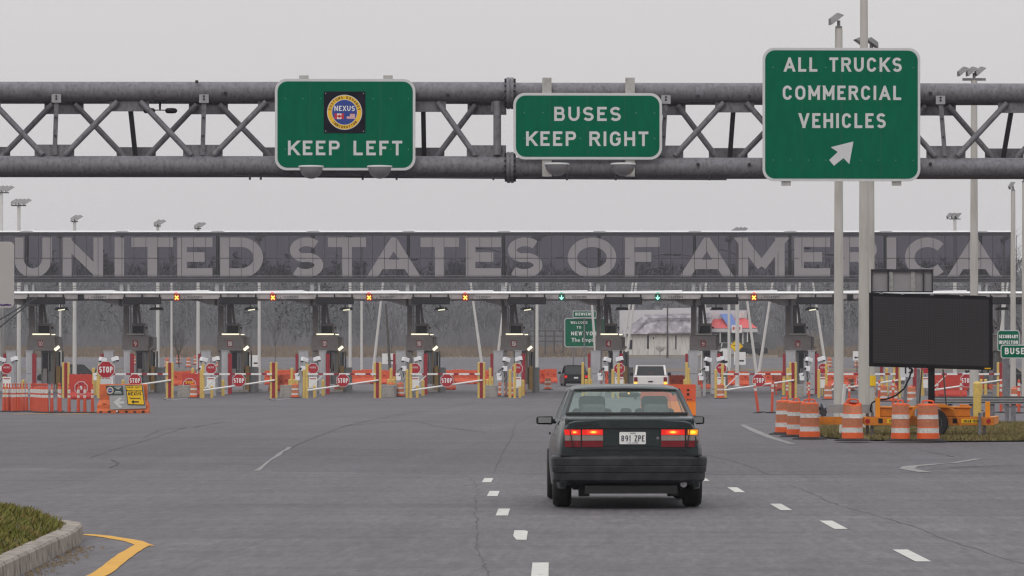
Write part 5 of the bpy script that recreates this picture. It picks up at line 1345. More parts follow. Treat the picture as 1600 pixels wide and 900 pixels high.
def make_delin():
    t = thing('delineator_post', 'x', 'delineator', group='thin orange delineator posts with white bands')
    H = 1.12
    mb = MB(); mb.lathe([(.055, 0), (.052, .74), (.054, .741), (.052, .84), (.05, .842), (.05, .90), (.052, .901), (.05, 1.0), (.048, 1.002), (.045, 1.09), (.025, 1.12)], n=12, ms=[0, 0, 1, 0, 0, 0, 1, 0, 0, 0]); mb.build('post', ['delin', 'drum_white'], t)
    mb = MB(); mb.lathe([(.26, 0), (.25, .03), (.08, .05)], n=8); mb.build('base', 'rubber', t); return t
DL = Proto(make_delin())
for px, pb, h, lean, lab in [(1185, 645.5, 1.15, -.13, 'leaning thin orange post, left of the pair in front of gate three'), (1206, 645.5, 1.1, .03, 'upright thin orange post, right of the pair in front of gate three'), (1264, 636, 1.0, 0, 'thin orange post in front of the drum near booth two'), (1230, 636, 1.0, 0, 'thin orange post behind the leftmost big drum'),
                        (1327, 641, 1.05, 0, 'thin orange post between the two tall poles'), (1373, 640, 1.1, 0.02, 'thin orange post left of the message board cable'), (1395.5, 640, 1.1, 0, 'thin orange post behind the cable of the message board'),
                        (1464.5, 641, 1.1, 0, 'thin orange post right of the black mast'), (1501.5, 640, 1.1, 0, 'thin orange post midway under the message board'), (1527, 642, 1.05, 0, 'thin orange post right beside the yellow sleeved pole'), (1564, 645, 1.1, 0, 'thin orange post left of the rail sign post'), (1592, 646, 1.15, 0, 'thin orange post at the right picture edge'), (1213, 620, .9, 0, 'short orange post beside the gate end of booth three')]:
    Y = F_PX * CH / (pb - HY); o = DL((PX(px, Y), Y, 0), lab); o.scale = (1, 1, h); o.rotation_euler = (0, lean, 0)

# ================================================================ POLES AND FLOODLIGHTS
def head(t, c, w, yaw, tilt, mtl='lamp_grey'):
    Mx = Matrix.Rotation(yaw, 3, 'Z') @ Matrix.Rotation(tilt, 3, 'Y'); P = []
    for z, k in ((-.17, 1), (.17, .6)):
        for x, y in ((-.5, -.35), (.5, -.35), (.5, .35), (-.5, .35)): P.append(tuple(Vector(c) + Mx @ Vector((x * k, y * k, z)) * w))
    mb = MB(); mb.hexa(P); h = mb.build('floodlight', mtl, t, bev=.02 * w)
    P = [tuple(Vector(c) + Mx @ Vector((x * .9, y * .9, -.175)) * w) for x, y in ((-.4, -.28), (.4, -.28), (.4, .28), (-.4, .28))]
    mb = MB(); mb.add(P, [(0, 1, 2, 3)]); mb.build('lens', 'lamp_glass', h)
def mast(lab, px, ytop, Y, r0, r1, heads, mt='pole', sign=1, name='light_mast', zbase=None, w=.6, tilt=.6, dx=.3):
    zb = gz(Y) if zbase is None else zbase; t = thing(name, lab, 'light mast', (PX(px, Y), Y, zb)); H = PZ(ytop, Y) - zb
    mb = MB(); mb.tube((0, 0, 0), (0, 0, H), r0, r1, 18); mb.tube((0, 0, 0), (0, 0, .06), r0 * 1.9, r0 * 1.9, 12); mb.build('pole', mt, t)
    if heads:
        mb = MB(); mb.box(-.10 - dx * (heads - 1) / 2, .10 + dx * (heads - 1) / 2, -.05, .05, H, H + .08); mb.tube((0, 0, H), (0, 0, H + .25), .05, .05, 8); mb.build('bracket', 'lamp_grey', t)
        for k in range(heads):
            xk = (k - (heads - 1) / 2) * dx; head(t, (xk + sign * .12, -.05, H + .32), w, .25, -sign * tilt)
    return t
mast('tall grey pole with a floodlight, passing behind the trucks sign', 1310.5, 45, 116, .155, .115, 1, sign=-1, w=.50, tilt=-.65)
mast('thickest pale pole rising past the top of the picture left of the message board', 1350, -60, 101, .16, .095, 0)
band_mast = mast('pole with a yellow band standing close against the thickest pole', 1361.5, 84, 104, .10, .07, 2, 'pole', w=.4, sign=-1)
mast('tall pole with a yellow sleeve behind the right end of the message board', 1522, 126, 125, .155, .10, 3, sign=-1, w=.42, tilt=-.7, dx=.28)
mast('pale floodlight mast near the right edge of the picture', 1583, 298, 215, .17, .12, 1, sign=-1, w=.5, tilt=-1.0)
mast('pale pole cut by the right edge of the picture', 1600, 285, 190, .12, .09, 1, sign=-1, w=.3)
mast('distant mast with a fan of twin floodlights above the letters CA', 1492, 343, 300, .16, .12, 3, 'pole_white', sign=-1, w=.6, tilt=-.9, dx=.35)
for px, yt, Y, n, r, lab in [(2, 302, 262, 4, .15, 'floodlight mast with four lamps at the left edge'), (29.5, 322, 270, 4, .15, 'floodlight mast with four lamps, second from the left edge'), (116.5, 347, 280, 2, .15, 'floodlight mast with a slanted lamp above the letter N'), (246.5, 354, 285, 2, .14, 'floodlight mast with a slanted lamp above the letter T'),
                             (309.5, 358, 290, 2, .14, 'floodlight mast whose lamp just clears the letter E'), (94, 372, 300, 2, .10, 'thin mast left of booth nine, behind the glass'), (268, 380, 310, 1, .09, 'thin white mast right of booth nine'), (405, 376, 300, 2, .13, 'white mast just right of booth eight'), (547, 372, 300, 2, .13, 'white mast just right of booth seven'),
                             (565, 385, 310, 1, .11, 'thin white mast, second right of booth seven'), (839, 376, 300, 3, .13, 'white mast right of booth five left of the welcome sign'), (1139, 378, 300, 2, .12, 'white mast left of the diamond sign by the diner'), (1152, 366, 285, 3, .16, 'thick white mast in front of the diner'), (1567, 380, 270, 1, .12, 'pale mast behind the secondary inspection sign')]:
    mast(lab, px, yt, Y, r, r * .75, n, 'pole_white', 1, w=.72, tilt=.55, dx=.28)
# sleeves
mb = MB(); mb.tube((0, 0, PZ(603, 104)), (0, 0, PZ(587, 104)), .125, .125, 14); mb.build('yellow_band', 'sign_yellow', band_mast)
t = Proto(make_bollard('yellow', PZ(596, 112) - .0, .12)); t((PX(1527, 112), 112, 0), 'tall yellow bollard in front of the pole behind the trailer')
# leaning lamp posts with curved arms, behind the booths
def lean_lamp(b, top, Y, side, lab, mt='pole_white', arm=1):
    z0 = gz(Y); x0 = PX(b[0], Y); t = thing('street_lamp', lab, 'street lamp', (x0, Y, z0), group='leaning white lamp posts beyond the booths')
    zt = PZ(top[1], Y) - z0; xt = PX(top[0], Y) - x0; kx = xt / zt
    mb = MB(); mb.tube((0, 0, 0), (xt, 0, zt), .13, .08, 10); mb.build('pole', mt, t)
    if arm:
        pts = [(xt + side * 2.3 * (1 - math.cos(R(a))) , 0, zt + 1.15 * math.sin(R(a))) for a in range(0, 95, 12)]; mb = MB(); mb.path(pts, .06, 8); mb.build('arm', mt, t)
        e_ = pts[-1]; mb = MB(); mb.blob((e_[0] + side * .3, 0, e_[2] - .03), .38, .18, .09, 10, 6); mb.build('lamp_head', 'lamp_grey', t)
for a in [((581, 565), (600, 428), 300, 1, 'white lamp post leaning right, between booths seven and six'), ((757, 575), (733, 425), 300, -1, 'white lamp post leaning left, just left of booth five'), ((773, 560), (795, 410), 305, -1, 'white lamp post leaning right behind booth five'),
          ((934, 560), (921, 425), 305, -1, 'white lamp post leaning left behind the welcome sign'), ((966, 560), (989, 440), 310, 1, 'white lamp post leaning right, left of a pair by the white building'), ((974, 560), (997, 420), 300, 1, 'white lamp post leaning right, right of a pair by the white building'),
          ((1184, 560), (1160, 412), 300, -1, 'white lamp post leaning left, half of a V by the diner'), ((1183, 572), (1212, 410), 296, 1, 'white lamp post leaning right, half of a V by the diner'), ((1294, 566), (1268, 428), 300, -1, 'white lamp post leaning left, right of booth two'),
          ((1236, 540), (1252, 420), 305, 1, 'white lamp post leaning right behind booth two'), ((1096, 540), (1104, 420), 305, -1, 'white lamp post behind booth three'), ((1420, 560), (1440, 438), 300, 1, 'white lamp post behind the message board'), ((1552, 570), (1575, 440), 290, -1, 'white lamp post with a wide arch near the right edge')]: lean_lamp(*a)
lean_lamp((610, 562), (603, 475), 330, 1, 'dark wooden pole leaning left between booths seven and six', 'bark', 0)
lean_lamp((119, 562), (114, 480), 330, 1, 'dark wooden pole leaning beside a white mast near booth nine', 'bark', 0)
lean_lamp((1043, 548), (1043, 474), 430, 1, 'dark utility pole in front of the white building', 'bark', 0)
lean_lamp((836, 562), (836, 478), 330, 1, 'thin dark pole beside the white mast right of booth five', 'bark', 0)
# ================================================================ MESSAGE TRAILER
V = Frame(1455, 89.0, R(-2.2)); VL, VA = V.loc(), V.a
t = thing('message_trailer', 'orange trailer carrying a big unlit black message board on a mast', 'trailer', VL, VA)
def v(px, py, dy=0): a = V(px, py, dy); return (a[0], dy, a[1])
a, b = v(1358, 571.5), v(1551, 461)
bt = V(1455, 459.0)[1]; bb = V(1455, 575.5)[1]; hw = (b[0] - a[0]) / 2; cxm = (a[0] + b[0]) / 2
tl = V(1358, 457)[1]; tr = V(1551, 462.5)[1]; bl = V(1357, 572.5)[1]; br = V(1550, 578.5)[1]; x0, x1 = a[0], b[0]
def board(mb, k, y0, y1):   # slightly rolled board, inset k
    mb.hexa([(x0 + k, y0, bl + k), (x1 - k, y0, br + k), (x1 - k, y1, br + k), (x0 + k, y1, bl + k), (x0 + k, y0, tl - k), (x1 - k, y0, tr - k), (x1 - k, y1, tr - k), (x0 + k, y1, tl - k)])
mb = MB(); board(mb, 0, -.05, .22); cs = mb.build('board_case', 'black', t, bev=.012)
M['led_face'] = mat('unlit_led_face', (0.030, 0.026, 0.030), .45, 0, .15, 1.2)
mb = MB(); board(mb, .085, -.056, -.045); mb.build('screen', 'led_face', cs)
M['led_dot'] = mat('unlit_led', (0.058, 0.050, 0.053), .4, 0, 0)
mb = MB(); nx, nz = 48, 27
for i in range(nx):
    for j in range(nz):
        fx_, fz = (i + .5) / nx, (j + .5) / nz; x = x0 + .11 + (x1 - x0 - .22) * fx_
        z = (bl + .11 + (tl - bl - .22) * fz) * (1 - fx_) + (br + .11 + (tr - br - .22) * fz) * fx_; s_ = .0135
        mb.add([(x - s_, -.060, z - s_), (x + s_, -.060, z - s_), (x + s_, -.060, z + s_), (x - s_, -.060, z + s_)], [(0, 1, 2, 3)])
tag(mb.build('pixels', 'led_dot', cs), kind='stuff')
mb = MB()
for px in (1377, 1410, 1456, 1502, 1544): p = v(px, 458 + (px - 1358) * .029); mb.box(p[0] - .04, p[0] + .04, -.07, .1, p[2] - .01, p[2] + .02)
mb.build('clips', 'steel_light', cs)
mb = MB(); p = v(1543, 575.8); mb.box(p[0] - .07, p[0] + .07, -.06, -.05, p[2] - .015, p[2] + .015); mb.build('maker_label', 'sign_yellow', cs)
# solar panel frame on top
pa, pb = v(1361.5, 457, .3), v(1457, 420.5, .3)
mb = MB(); w = .035
mb.box(pa[0], pb[0], .3, .36, pb[2] - .05, pb[2]); mb.box(pa[0], pb[0], .3, .36, pa[2], pa[2] + .03)
for px in (1362, 1388, 1443, 1457): x = v(px, 440, .3)[0]; mb.box(x - w / 2, x + w / 2, .3, .36, pa[2], pb[2] - .001)
pf = mb.build('solar_panel', 'steel_dark', t)
mb = MB(); mb.box(pa[0] + .01, pb[0] - .01, .37, .39, pa[2], pb[2] - .01); mb.build('panel_backing', 'panel_back', pf)
mb = MB()
for px in (1392, 1427): x = v(px, 440, .3)[0]; mb.box(x - .05, x + .05, .33, .368, pa[2], pb[2] - .02)
mb.build('rails', 'alu', pf)
# mast
p, q_ = v(1455.5, 577), v(1455.5, 636); mb = MB(); mb.box(p[0] - .075, p[0] + .075, .02, .17, q_[2] - .1, p[2] + .2); mb.build('mast', 'black', t)
def frm(px, py): return v(px, py)
zT, zB_ = v(1455, 651)[2], v(1455, 664)[2]
xs_ = [v(k, 655)[0] for k in (1327, 1350, 1384, 1430, 1470, 1480, 1530, 1556)]
mb = MB(); mb.box(xs_[1], xs_[6] + .3, -.78, -.70, zB_, zT); mb.box(xs_[1], xs_[6] + .3, .75, .83, zB_, zT); mb.box(xs_[6] + .22, xs_[6] + .30, -.70, .75, zB_, zT); mb.box(xs_[1], xs_[1] + .08, -.70, .75, zB_, zT)
mb.box(v(1291, 655)[0], xs_[1], -.06, .06, zB_ + .03, zT - .02)
mb.build('frame', 'trailer', t, bev=.008)
mb = MB(); mb.hexa([(xs_[6] + .30, -.78, zB_ + .02), (xs_[7] + .05, -.3, zB_ + .05), (xs_[7] + .05, .3, zB_ + .05), (xs_[6] + .30, .8, zB_ + .02), (xs_[6] + .30, -.78, zT), (xs_[7] + .05, -.3, zT + .02), (xs_[7] + .05, .3, zT + .02), (xs_[6] + .30, .8, zT)]); mb.build('tail_plate', 'trailer', t)
# tongue with grey winch
mb = MB(); c = v(1300, 640); mb.box(c[0] - .1, c[0] + .95, -.12, .12, c[2] - .08, c[2] + .12); mb.build('tongue', 'steel_light', t)
mb = MB(); c = v(1286, 644)
for k in range(5): mb.path([(c[0] + random.uniform(-.1, .1), random.uniform(-.1, .1), c[2] + random.uniform(-.15, .2)) for _ in range(4)], .02, 6)
mb.tube((c[0], -.1, c[2]), (c[0], .1, c[2]), .09, .09, 10); mb.build('hitch', 'steel_dark', t)
mb = MB(); c = v(1312, 655); mb.box(c[0] - .5, c[0] + .45, -.3, -.2, c[2] - .12, c[2] + .06); mb.build('front_skirt', 'trailer', t)
# battery boxes
for pa_, pb_ in ((1372, 1428), (1470, 1514)):
    l_, r_ = v(pa_, 650)[0], v(pb_, 650)[0]; zt_ = v(1400, 638)[2]
    mb = MB(); mb.box(l_, r_, -.60, .6, zT + .002, zt_); bx = mb.build('battery_box', 'trailer', t, bev=.02)
    mb = MB(); mb.box(l_ - .04, r_ + .04, -.64, .64, zt_ + .002, zt_ + .05); mb.box((l_ + r_) / 2 + .1, (l_ + r_) / 2 + .32, -.3, 0, zt_ + .05, zt_ + .09); mb.build('lid', 'trailer', bx, bev=.012)
# mudguards and wheels
for dy in (-.93, .86):
    xc = v(1456, 650)[0]; mb = MB(); pts = [(xc - .62, zB_ + .02), (xc - .46, zT + .22), (xc - .25, zT + .30), (xc + .25, zT + .30), (xc + .46, zT + .22), (xc + .62, zB_ + .02)]
    rows = [[(x, dy - .13, z) for x, z in pts], [(x, dy + .13, z) for x, z in pts]]; mb.grid(rows, 0, False)
    mb.grid([[(x, dy - .13, z) for x, z in pts], [(x, dy - .13, z - .06) for x, z in pts]], 0, False); mg = mb.build('mudguard', 'trailer', t)
    mb = MB(); mb.lathe([(.18, -.1), (.31, -.09), (.34, -.05), (.34, .05), (.31, .09), (.18, .1)], (xc, dy, .37), 26, axis='y'); wh = mb.build('wheel', 'rubber', t)
    mb = MB(); mb.lathe([(.03, -.07), (.19, -.10), (.19, .10), (.03, .07)], (xc, dy, .37), 20, axis='y'); mb.build('rim', 'steel_light', wh)
# jacks, posts, reflectors
for px, dy, zb2 in ((1528, -.86, .03), (1540, .6, .03), (1362, -.5, .03), (1356, .6, .03)):
    x = v(px, 660)[0]; mb = MB(); mb.box(x - .035, x + .035, dy - .035, dy + .035, zb2, zT + .10); mb.box(x - .05, x + .05, dy - .05, dy + .05, zb2, zb2 + .03); mb.build('jack', 'steel', t)
for px in (1370.5, 1541):
    x = v(px, 640)[0]; mb = MB(); mb.box(x - .055, x + .055, -.66, -.62, zT, v(px, 621 if px < 1400 else 627)[2]); mb.build('upright_marker', 'trailer_bright', t)
for px in (1354.5, 1542): x = v(px, 655)[0]; mb = MB(); mb.tube((x, -.80, (zT + zB_) / 2), (x, -.785, (zT + zB_) / 2), .055, .055, 14); mb.build('reflector', 'stop_red', t)
for px in (1386, 1501):
    c = v(px, 657.3); mb = MB(); mb.box(c[0] - .02, c[0] + .40, -.788, -.782, c[2] - .05, c[2] + .05, 1); mb.box(c[0] - .22, c[0] - .12, -.788, -.782, c[2] - .05, c[2] + .06, 0)
    lettering(mb, 'SOLARTECH' if False else 'SOLAR TECH', c[0] + .20, c[2] - .032, .065, -.792, .34, .2, m=0); mb.build('decal', ['booth_dark', 'sign_yellow'], t)
# cable
mb = MB(); pts = [v(a_, b_, -.15) for a_, b_ in ((1425, 576), (1421, 590), (1413, 607), (1400, 618), (1384, 624), (1370, 625), (1362, 630), (1360, 640), (1364, 648))]
sm = []
for i in range(len(pts) - 1):
    for k in range(3): sm.append(tuple(Vector(pts[i]).lerp(Vector(pts[i + 1]), k / 3)))
mb.path(sm, .020, 7); mb.build('power_cable', 'black', t)
# white leaning plastic pole and scaffold stakes by the trailer
for lab, a_, b_, Y, r, mt in [('white plastic pipe leaning against the tall pole at the trailer hitch', (1320, 600), (1313.5, 680), 92, .045, 'white'), ('thin rusty stake left of the trailer mast', (1440.5, 577), (1436.5, 634), 96, .022, 'bark'), ('thin rusty stake right of the trailer mast', (1473.5, 577), (1479, 640), 96, .022, 'bark'), ('grey sign post behind the cable', (1415, 603), (1414, 660), 105, .05, 'steel'), ('grey sign post left of the trailer mast', (1435, 577), (1434, 650), 112, .05, 'steel')]:
    x, z0 = PX(b_[0], Y), .03; k = (PX(a_[0], Y) - x) / (PZ(a_[1], Y) - PZ(b_[1], Y)); zt_ = PZ(a_[1], Y)
    mb = MB(); mb.tube((0, 0, 0), (k * zt_, 0, zt_ - z0), r, r, 10); o = mb.build('stake', mt, loc=(x - k * PZ(b_[1], Y), Y, z0)); tag(o, lab, 'post')
# slanted galvanised rail end plate + guard rail
t = thing('guard_rail', 'grey metal guard rail behind the message trailer', 'guard rail', (PX(1450, 118), 118, 0))
x0g = PX(1450, 118)
for k in range(11):
    px = 1452 + 33 * k if k < 11 else 0; Y = 118; x = PX(px, Y) - x0g; mb = MB(); mb.box(x - .07, x + .07, .05, .2, 0, PZ(620, Y)); mb.build('post', 'steel', t)
mb = MB(); xe = PX(1800, 118) - x0g; z1, z0 = PZ(619.5, 118), PZ(631, 118); h = z1 - z0
mb.extr_x([(-.03, z0), (.03, z0 + h * .15), (-.03, z0 + h * .3), (-.03, z0 + h * .42), (.03, z0 + h * .5), (-.03, z0 + h * .6), (-.03, z0 + h * .72), (.03, z0 + h * .85), (-.03, z1), (.04, z1), (.04, z0)], 0, xe); mb.build('rail', 'steel_light', t)
mb = MB(); pts = [(-.95, .52), (-.62, .52), (.0, z1), (-.05, z1 + .02), (-.30, z1 + .02)]; mb.prism([(-.98, .40), (-.78, .40), (.0, z0), (.0, z1), (-.28, z1 + .04)], -.06, -.02); mb.build('end_plate', 'steel_light', t)
# signs on the right
def green_sign(lab, x0, x1, y0, y1, Y, lines, px_post, r=.12, bw=.05, rz=0):
    t = thing('road_sign', lab, 'road sign', (PX((x0 + x1) / 2, Y), Y, gz(Y))); g = gz(Y); xc = PX((x0 + x1) / 2, Y)
    f = lambda px: PX(px, Y) - xc; z = lambda py: PZ(py, Y) - g
    for p_ in px_post: mb = MB(); mb.box(f(p_) - .06, f(p_) + .06, .03, .13, 0, z(y0) - .1); mb.build('post', 'steel', t)
    mb = MB(); mb.prism(rr(f(x0), f(x1), z(y1), z(y0), r, 5), 0, .025); mb.build('border', 'sign_white', t)
    mb = MB(); mb.prism(rr(f(x0) + bw, f(x1) - bw, z(y1) + bw, z(y0) - bw, r * .8, 5), -.006, .01); mb.build('sign_face', 'sign_green', t)
    mb = MB()
    for tx, xa, xb, ya, yb2 in lines: lettering(mb, tx, (f(xa) + f(xb)) / 2, z(yb2), z(ya) - z(yb2), -.01, f(xb) - f(xa), .2)
    mb.build('lettering', 'white', t); return t
green_sign('green sign reading BUSES at the right edge', 1563.5, 1618, 538.5, 560, 118, [('BUSES', 1570, 1609, 543.5, 553.5)], (1574,), .08, .03)
green_sign('green sign reading SECONDARY INSPECTION behind the BUSES sign', 1558.5, 1593, 516, 549, 165, [('SECONDARY', 1561, 1590.5, 523, 528.5), ('INSPECTION', 1561, 1590.5, 532, 537.5)], (1569,), .12, .03)
t = green_sign('green WELCOME TO NEW YORK The Empire State sign seen between booths five and four', 882, 952, 497, 542.5, 330, [('WELCOME', 891.5, 918, 502, 506), ('TO', 901, 908, 509.5, 513.5), ('NEW YORK', 892.5, 938, 518, 524)], (896, 940), .25, .06)
builtin_text('The Empire State', .48, 'white', t, (.35, -.012, PZ(534, 330) - gz(330)), .01)
green_sign('small green BIENVENUE panel above the welcome sign', 895, 932, 485.5, 496.5, 329.5, [('BIENVENUE', 899, 928.5, 488.5, 493)], (913,), .08, .05)
# number fifteen sign under the board
t = thing('road_sign', 'white square sign reading 15 partly hidden below the message board', 'sign', (PX(1417, 190), 190, 0))
k = 190 / 6000; mb = MB(); mb.prism(rr(-11 * k, 11 * k, PZ(589, 190), PZ(562, 190), .05, 3), 0, .02); mb.build('sign_face', 'sign_white', t)
mb = MB(); lettering(mb, '15', 3 * k, PZ(584, 190), 14 * k, -.008, 15 * k, .18); mb.build('lettering', 'black', t); mb = MB(); mb.tube((0, .05, 0), (0, .05, PZ(562, 190)), .04, .04, 8); mb.build('post', 'steel', t)
# diamond warning sign + small white signs
t = thing('warning_sign', 'yellow diamond sign by the diner', 'sign', (PX(1150.5, 350), 350, gz(350))); g = gz(350); mb = MB(); mb.prism(ngon(0, PZ(541, 350) - g, .63, 4, 0), 0, .02); mb.build('sign_face', 'sign_yellow', t)
mb = MB(); mb.prism(ngon(0, PZ(541, 350) - g, .57, 4, 0), -.006, 0); 
f_ = mb.build('edge_line', 'booth_dark', t); mb = MB(); mb.prism(ngon(0, PZ(541, 350) - g, .54, 4, 0), -.012, -.007); mb.build('face', 'sign_yellow', t)
mb = MB(); zc = PZ(541, 350) - g; mb.box(-.3, .3, -.016, -.013, zc + .03, zc + .10); mb.box(-.05, .05, -.016, -.013, zc - .25, zc - .05); mb.build('symbol', 'booth_dark', t); mb = MB(); mb.tube((0, .05, 0), (0, .05, zc), .04, .04, 8); mb.build('post', 'steel', t)
for px, py, Y, w, h, lab in ((1134, 560, 330, .44, .8, 'small white arrow sign left of the mast by booth three'), (1156, 560, 332, .5, .55, 'small white arrow sign right of the mast by booth three'), (608, 560.5, 330, .6, .45, 'small white arrow sign between booths seven and six'), (398, 564, 330, .45, .5, 'small white sign right of booth eight'), (1339, 556, 330, .35, .4, 'small white sign between the tall poles')):
    g = gz(Y); t = thing('small_sign', lab, 'sign', (PX(px, Y), Y, g)); z = PZ(py, Y) - g
    mb = MB(); mb.box(-w, w, 0, .02, z - h, z + h); mb.build('sign_face', 'white', t)
    mb = MB(); mb.box(-w * .2, w * .7, -.008, -.002, z - h * .5, z - h * .25); mb.prism([(-w * .7, z - h * .37), (-w * .2, z - h * .7), (-w * .2, z - h * .05)] if px > 1100 else [(w * .95, z - h * .37), (w * .6, z - h * .05), (w * .6, z - h * .7)], -.008, -.002); mb.build('arrow', 'black', t)
    mb = MB(); mb.tube((0, .05, 0), (0, .05, z), .04, .04, 8); mb.build('post', 'bark', t)
# pale rounded board at the left edge (back of a sign)
Y = 108; t = thing('blank_sign', 'blank pale grey back of a rounded sign cut by the left picture edge', 'sign', (PX(-22, Y), Y, 0))
f = lambda px: PX(px, Y) - PX(-22, Y)
M['pale_back'] = mat('pale_sign_back', (0.43, 0.40, 0.39), .6, 0, .04, 2)
mb = MB(); mb.prism(rr(f(-66), f(22), PZ(481, Y), PZ(377.5, Y), .14, 6), 0, .03); mb.build('panel', 'pale_back', t)
M['purple'] = mat('faded_purple_scribble', (0.12, 0.05, 0.20), .6, 0, .2, 4)
mb = MB(); 
for a_, b_ in ((-4, 3), (2, 9), (7, 13), (11, 17.5)): mb.bar((f(a_), -.004, PZ(476.5 + random.uniform(-.8, .8), Y)), (f(b_), -.004, PZ(476 + random.uniform(-.8, .8), Y)), .045, .004)
mb.build('scribble', 'purple', t); mb = MB(); mb.tube((0, .06, 0), (0, .06, PZ(385, Y)), .06, .06, 10); mb.build('post', 'steel', t)
# stay rods at left
for a_, b_, lab in (((-30, 517), (60, 463.5), 'upper dark stay rod slanting up to the canopy at the left edge'), ((-30, 535), (47, 473), 'lower dark stay rod slanting up to the canopy at the left edge')):
    Y = 250; p0 = Vector((PX(a_[0], Y), 0, PZ(a_[1], Y))); p1 = Vector((PX(b_[0], Y), 0, PZ(b_[1], Y))); mb = MB(); mb.tube((0, 0, 0), tuple(p1 - p0), .045, .045, 8); tag(mb.build('stay_rod', 'steel_dark', loc=(p0.x, Y, p0.z)), lab, 'rod')

# ================================================================ OTHER VEHICLES
def simple_car(name, lab, cat, loc, rz, Lc, Wc, Hc, paint, kind='sedan', tail='lens_red', glass='dark_glass', clear=.2):
    t = thing(name, lab, cat, loc, rz); h = Wc / 2
    bh = Hc * (.60 if kind != 'truck' else .71)
    body = [(0, clear + .15), (0, bh - .06), (.06, bh), (Lc * .28, bh + .02), (Lc * .72, bh), (Lc * .97, bh - .12), (Lc, bh - .28), (Lc, clear + .1), (Lc * .9, clear), (.1, clear)]
    rows = []
    for x, k in ((-h, 1), (-h * .97, 0), (h * .97, 0), (h, 1)):
        rows.append([(x, y if not k else y + (.05 if y < Lc / 2 else -.05), z - (.05 if k and z > .5 else 0)) for y, z in body])
    mb = MB(); mb.grid(rows, 0, False); mb.add(rows[0], [tuple(range(len(body)))]); mb.add(rows[-1], [tuple(range(len(body)))[::-1]]); bo = mb.build('body', paint, t, bev=.03)
    if kind == 'sedan': gp_ = [(Lc * .10, bh), (Lc * .24, Hc), (Lc * .52, Hc), (Lc * .70, bh)]
    elif kind == 'hatch': gp_ = [(.02, bh), (Lc * .12, Hc), (Lc * .55, Hc), (Lc * .72, bh)]
    elif kind == 'truck': gp_ = [(.03, bh), (Lc * .06, Hc), (Lc * .62, Hc), (Lc * .74, bh)]
    t0, t1 = h * .88, h * (.74 if kind != 'truck' else .80)
    def P(side, i, k=1): y, z = gp_[i]; return (side * (t0 if z == bh else t1) * k, y, z)
    mb = MB(); mb.add([P(-1, 1), P(1, 1), P(1, 2), P(-1, 2)], [(0, 1, 2, 3)]); mb.add([(x, y, z + .035) for x, y, z in (P(-1, 1, .94), P(1, 1, .94), P(1, 2, .94), P(-1, 2, .94))], [(0, 1, 2, 3)])
    for i, j in ((0, 1), (1, 0), (2, 3), (3, 2)):
        pass
    for s_ in (-1, 1):
        for i, j in ((0, 1), (3, 2)): mb.bar(P(s_, i), P(s_, j), .11, .09)
        m0 = Vector(P(s_, 0)).lerp(Vector(P(s_, 3)), .5); m1 = Vector(P(s_, 1)).lerp(Vector(P(s_, 2)), .5); mb.bar(m0, m1, .06, .1)
        mb.bar(P(s_, 1), P(s_, 2), .05, .05)
    mb.bar(P(-1, 1), P(1, 1), .06, .06)
    mb.build('roof', paint, t)
    for nm, q4 in (('rear_window', [P(-1, 0, .97), P(1, 0, .97), P(1, 1, .97), P(-1, 1, .97)]), ('windscreen', [P(-1, 3, .97), P(1, 3, .97), P(1, 2, .97), P(-1, 2, .97)]), ('side_window', [P(-1, 0), P(-1, 1), P(-1, 2), P(-1, 3)]), ('side_window', [P(1, 0), P(1, 1), P(1, 2), P(1, 3)])):
        mb = MB(); mb.add(q4, [(0, 1, 2, 3)]); mb.build(nm, glass, t)
    for y in (Lc * .19, Lc * .80):
        for s_ in (-1, 1):
            mb = MB(); a, b = sorted((s_ * h * .99, s_ * (h - .2))); mb.lathe([(.2, a), (.32, a + .02), (.34, a + .05), (.34, b - .05), (.32, b - .02), (.2, b)], (0, y, .34), 22, axis='x'); w_ = mb.build('wheel', 'rubber', t)
            mb = MB(); mb.lathe([(.03, a + .02), (.21, a + .01), (.21, b - .01), (.03, b - .02)], (0, y, .34), 16, axis='x'); mb.build('rim', 'wheel', w_)
    for s_ in (-1, 1):
        if tail:
            mb = MB(); zl = bh - .12 if kind != 'truck' else bh - .10; hl = .18 if kind != 'truck' else .42
            mb.box(s_ * h * .86 - .10, s_ * h * .86 + .10, -.02, .1, zl - hl, zl); mb.build('tail_light', tail, t)
        mb = MB(); mb.box(s_ * (h + .12) - .10, s_ * (h + .12) + .10, Lc * .62, Lc * .65, bh - .02, bh + .18); mb.build('side_mirror', 'car_trim', t, bev=.02)
    mb = MB(); mb.box(-.16, .16, -.03, .0, clear + .38, clear + .5); mb.build('licence_plate', 'white', t)
    return t
pk = simple_car('pickup_truck', 'white pickup with a cap waiting in the open lane at booth four', 'pickup', (PX(1016.5, 222), 222, 0), .0, 5.6, 1.98, 1.95, 'white_car', 'truck', 'lens_red')
mb = MB()
for s_ in (-1, 1): mb.box(s_ * .86 - .10, s_ * .86 + .10, -.03, -.021, .86, 1.02)
mb.build('indicator', 'amber', pk)
mb = MB(); mb.box(-.13, .13, -.035, 0, 1.00, 1.07); mb.blob((0, -.02, .78), .13, .02, .05, 14, 6); mb.box(-.78, -.55, -.012, 0, .76, .79); mb.build('badge', 'black', pk)
mb = MB(); mb.box(-.20, .20, .20, .24, 1.50, 1.56); mb.build('third_brake_light', 'sigred', pk)
mb = MB(); mb.box(-.1, .1, 2, 2.1, 1.97, 2.01); mb.box(-.95, .95, -.10, .06, .50, .66); mb.build('rear_bumper', 'steel', pk)
simple_car('hatchback_car', 'black car stopped beyond booth five with its tail lights lit', 'car', (PX(900, 286), 286, gz(286)), .10, 4.3, 1.78, 1.55, 'black_car', 'hatch', 'lens_redlit')
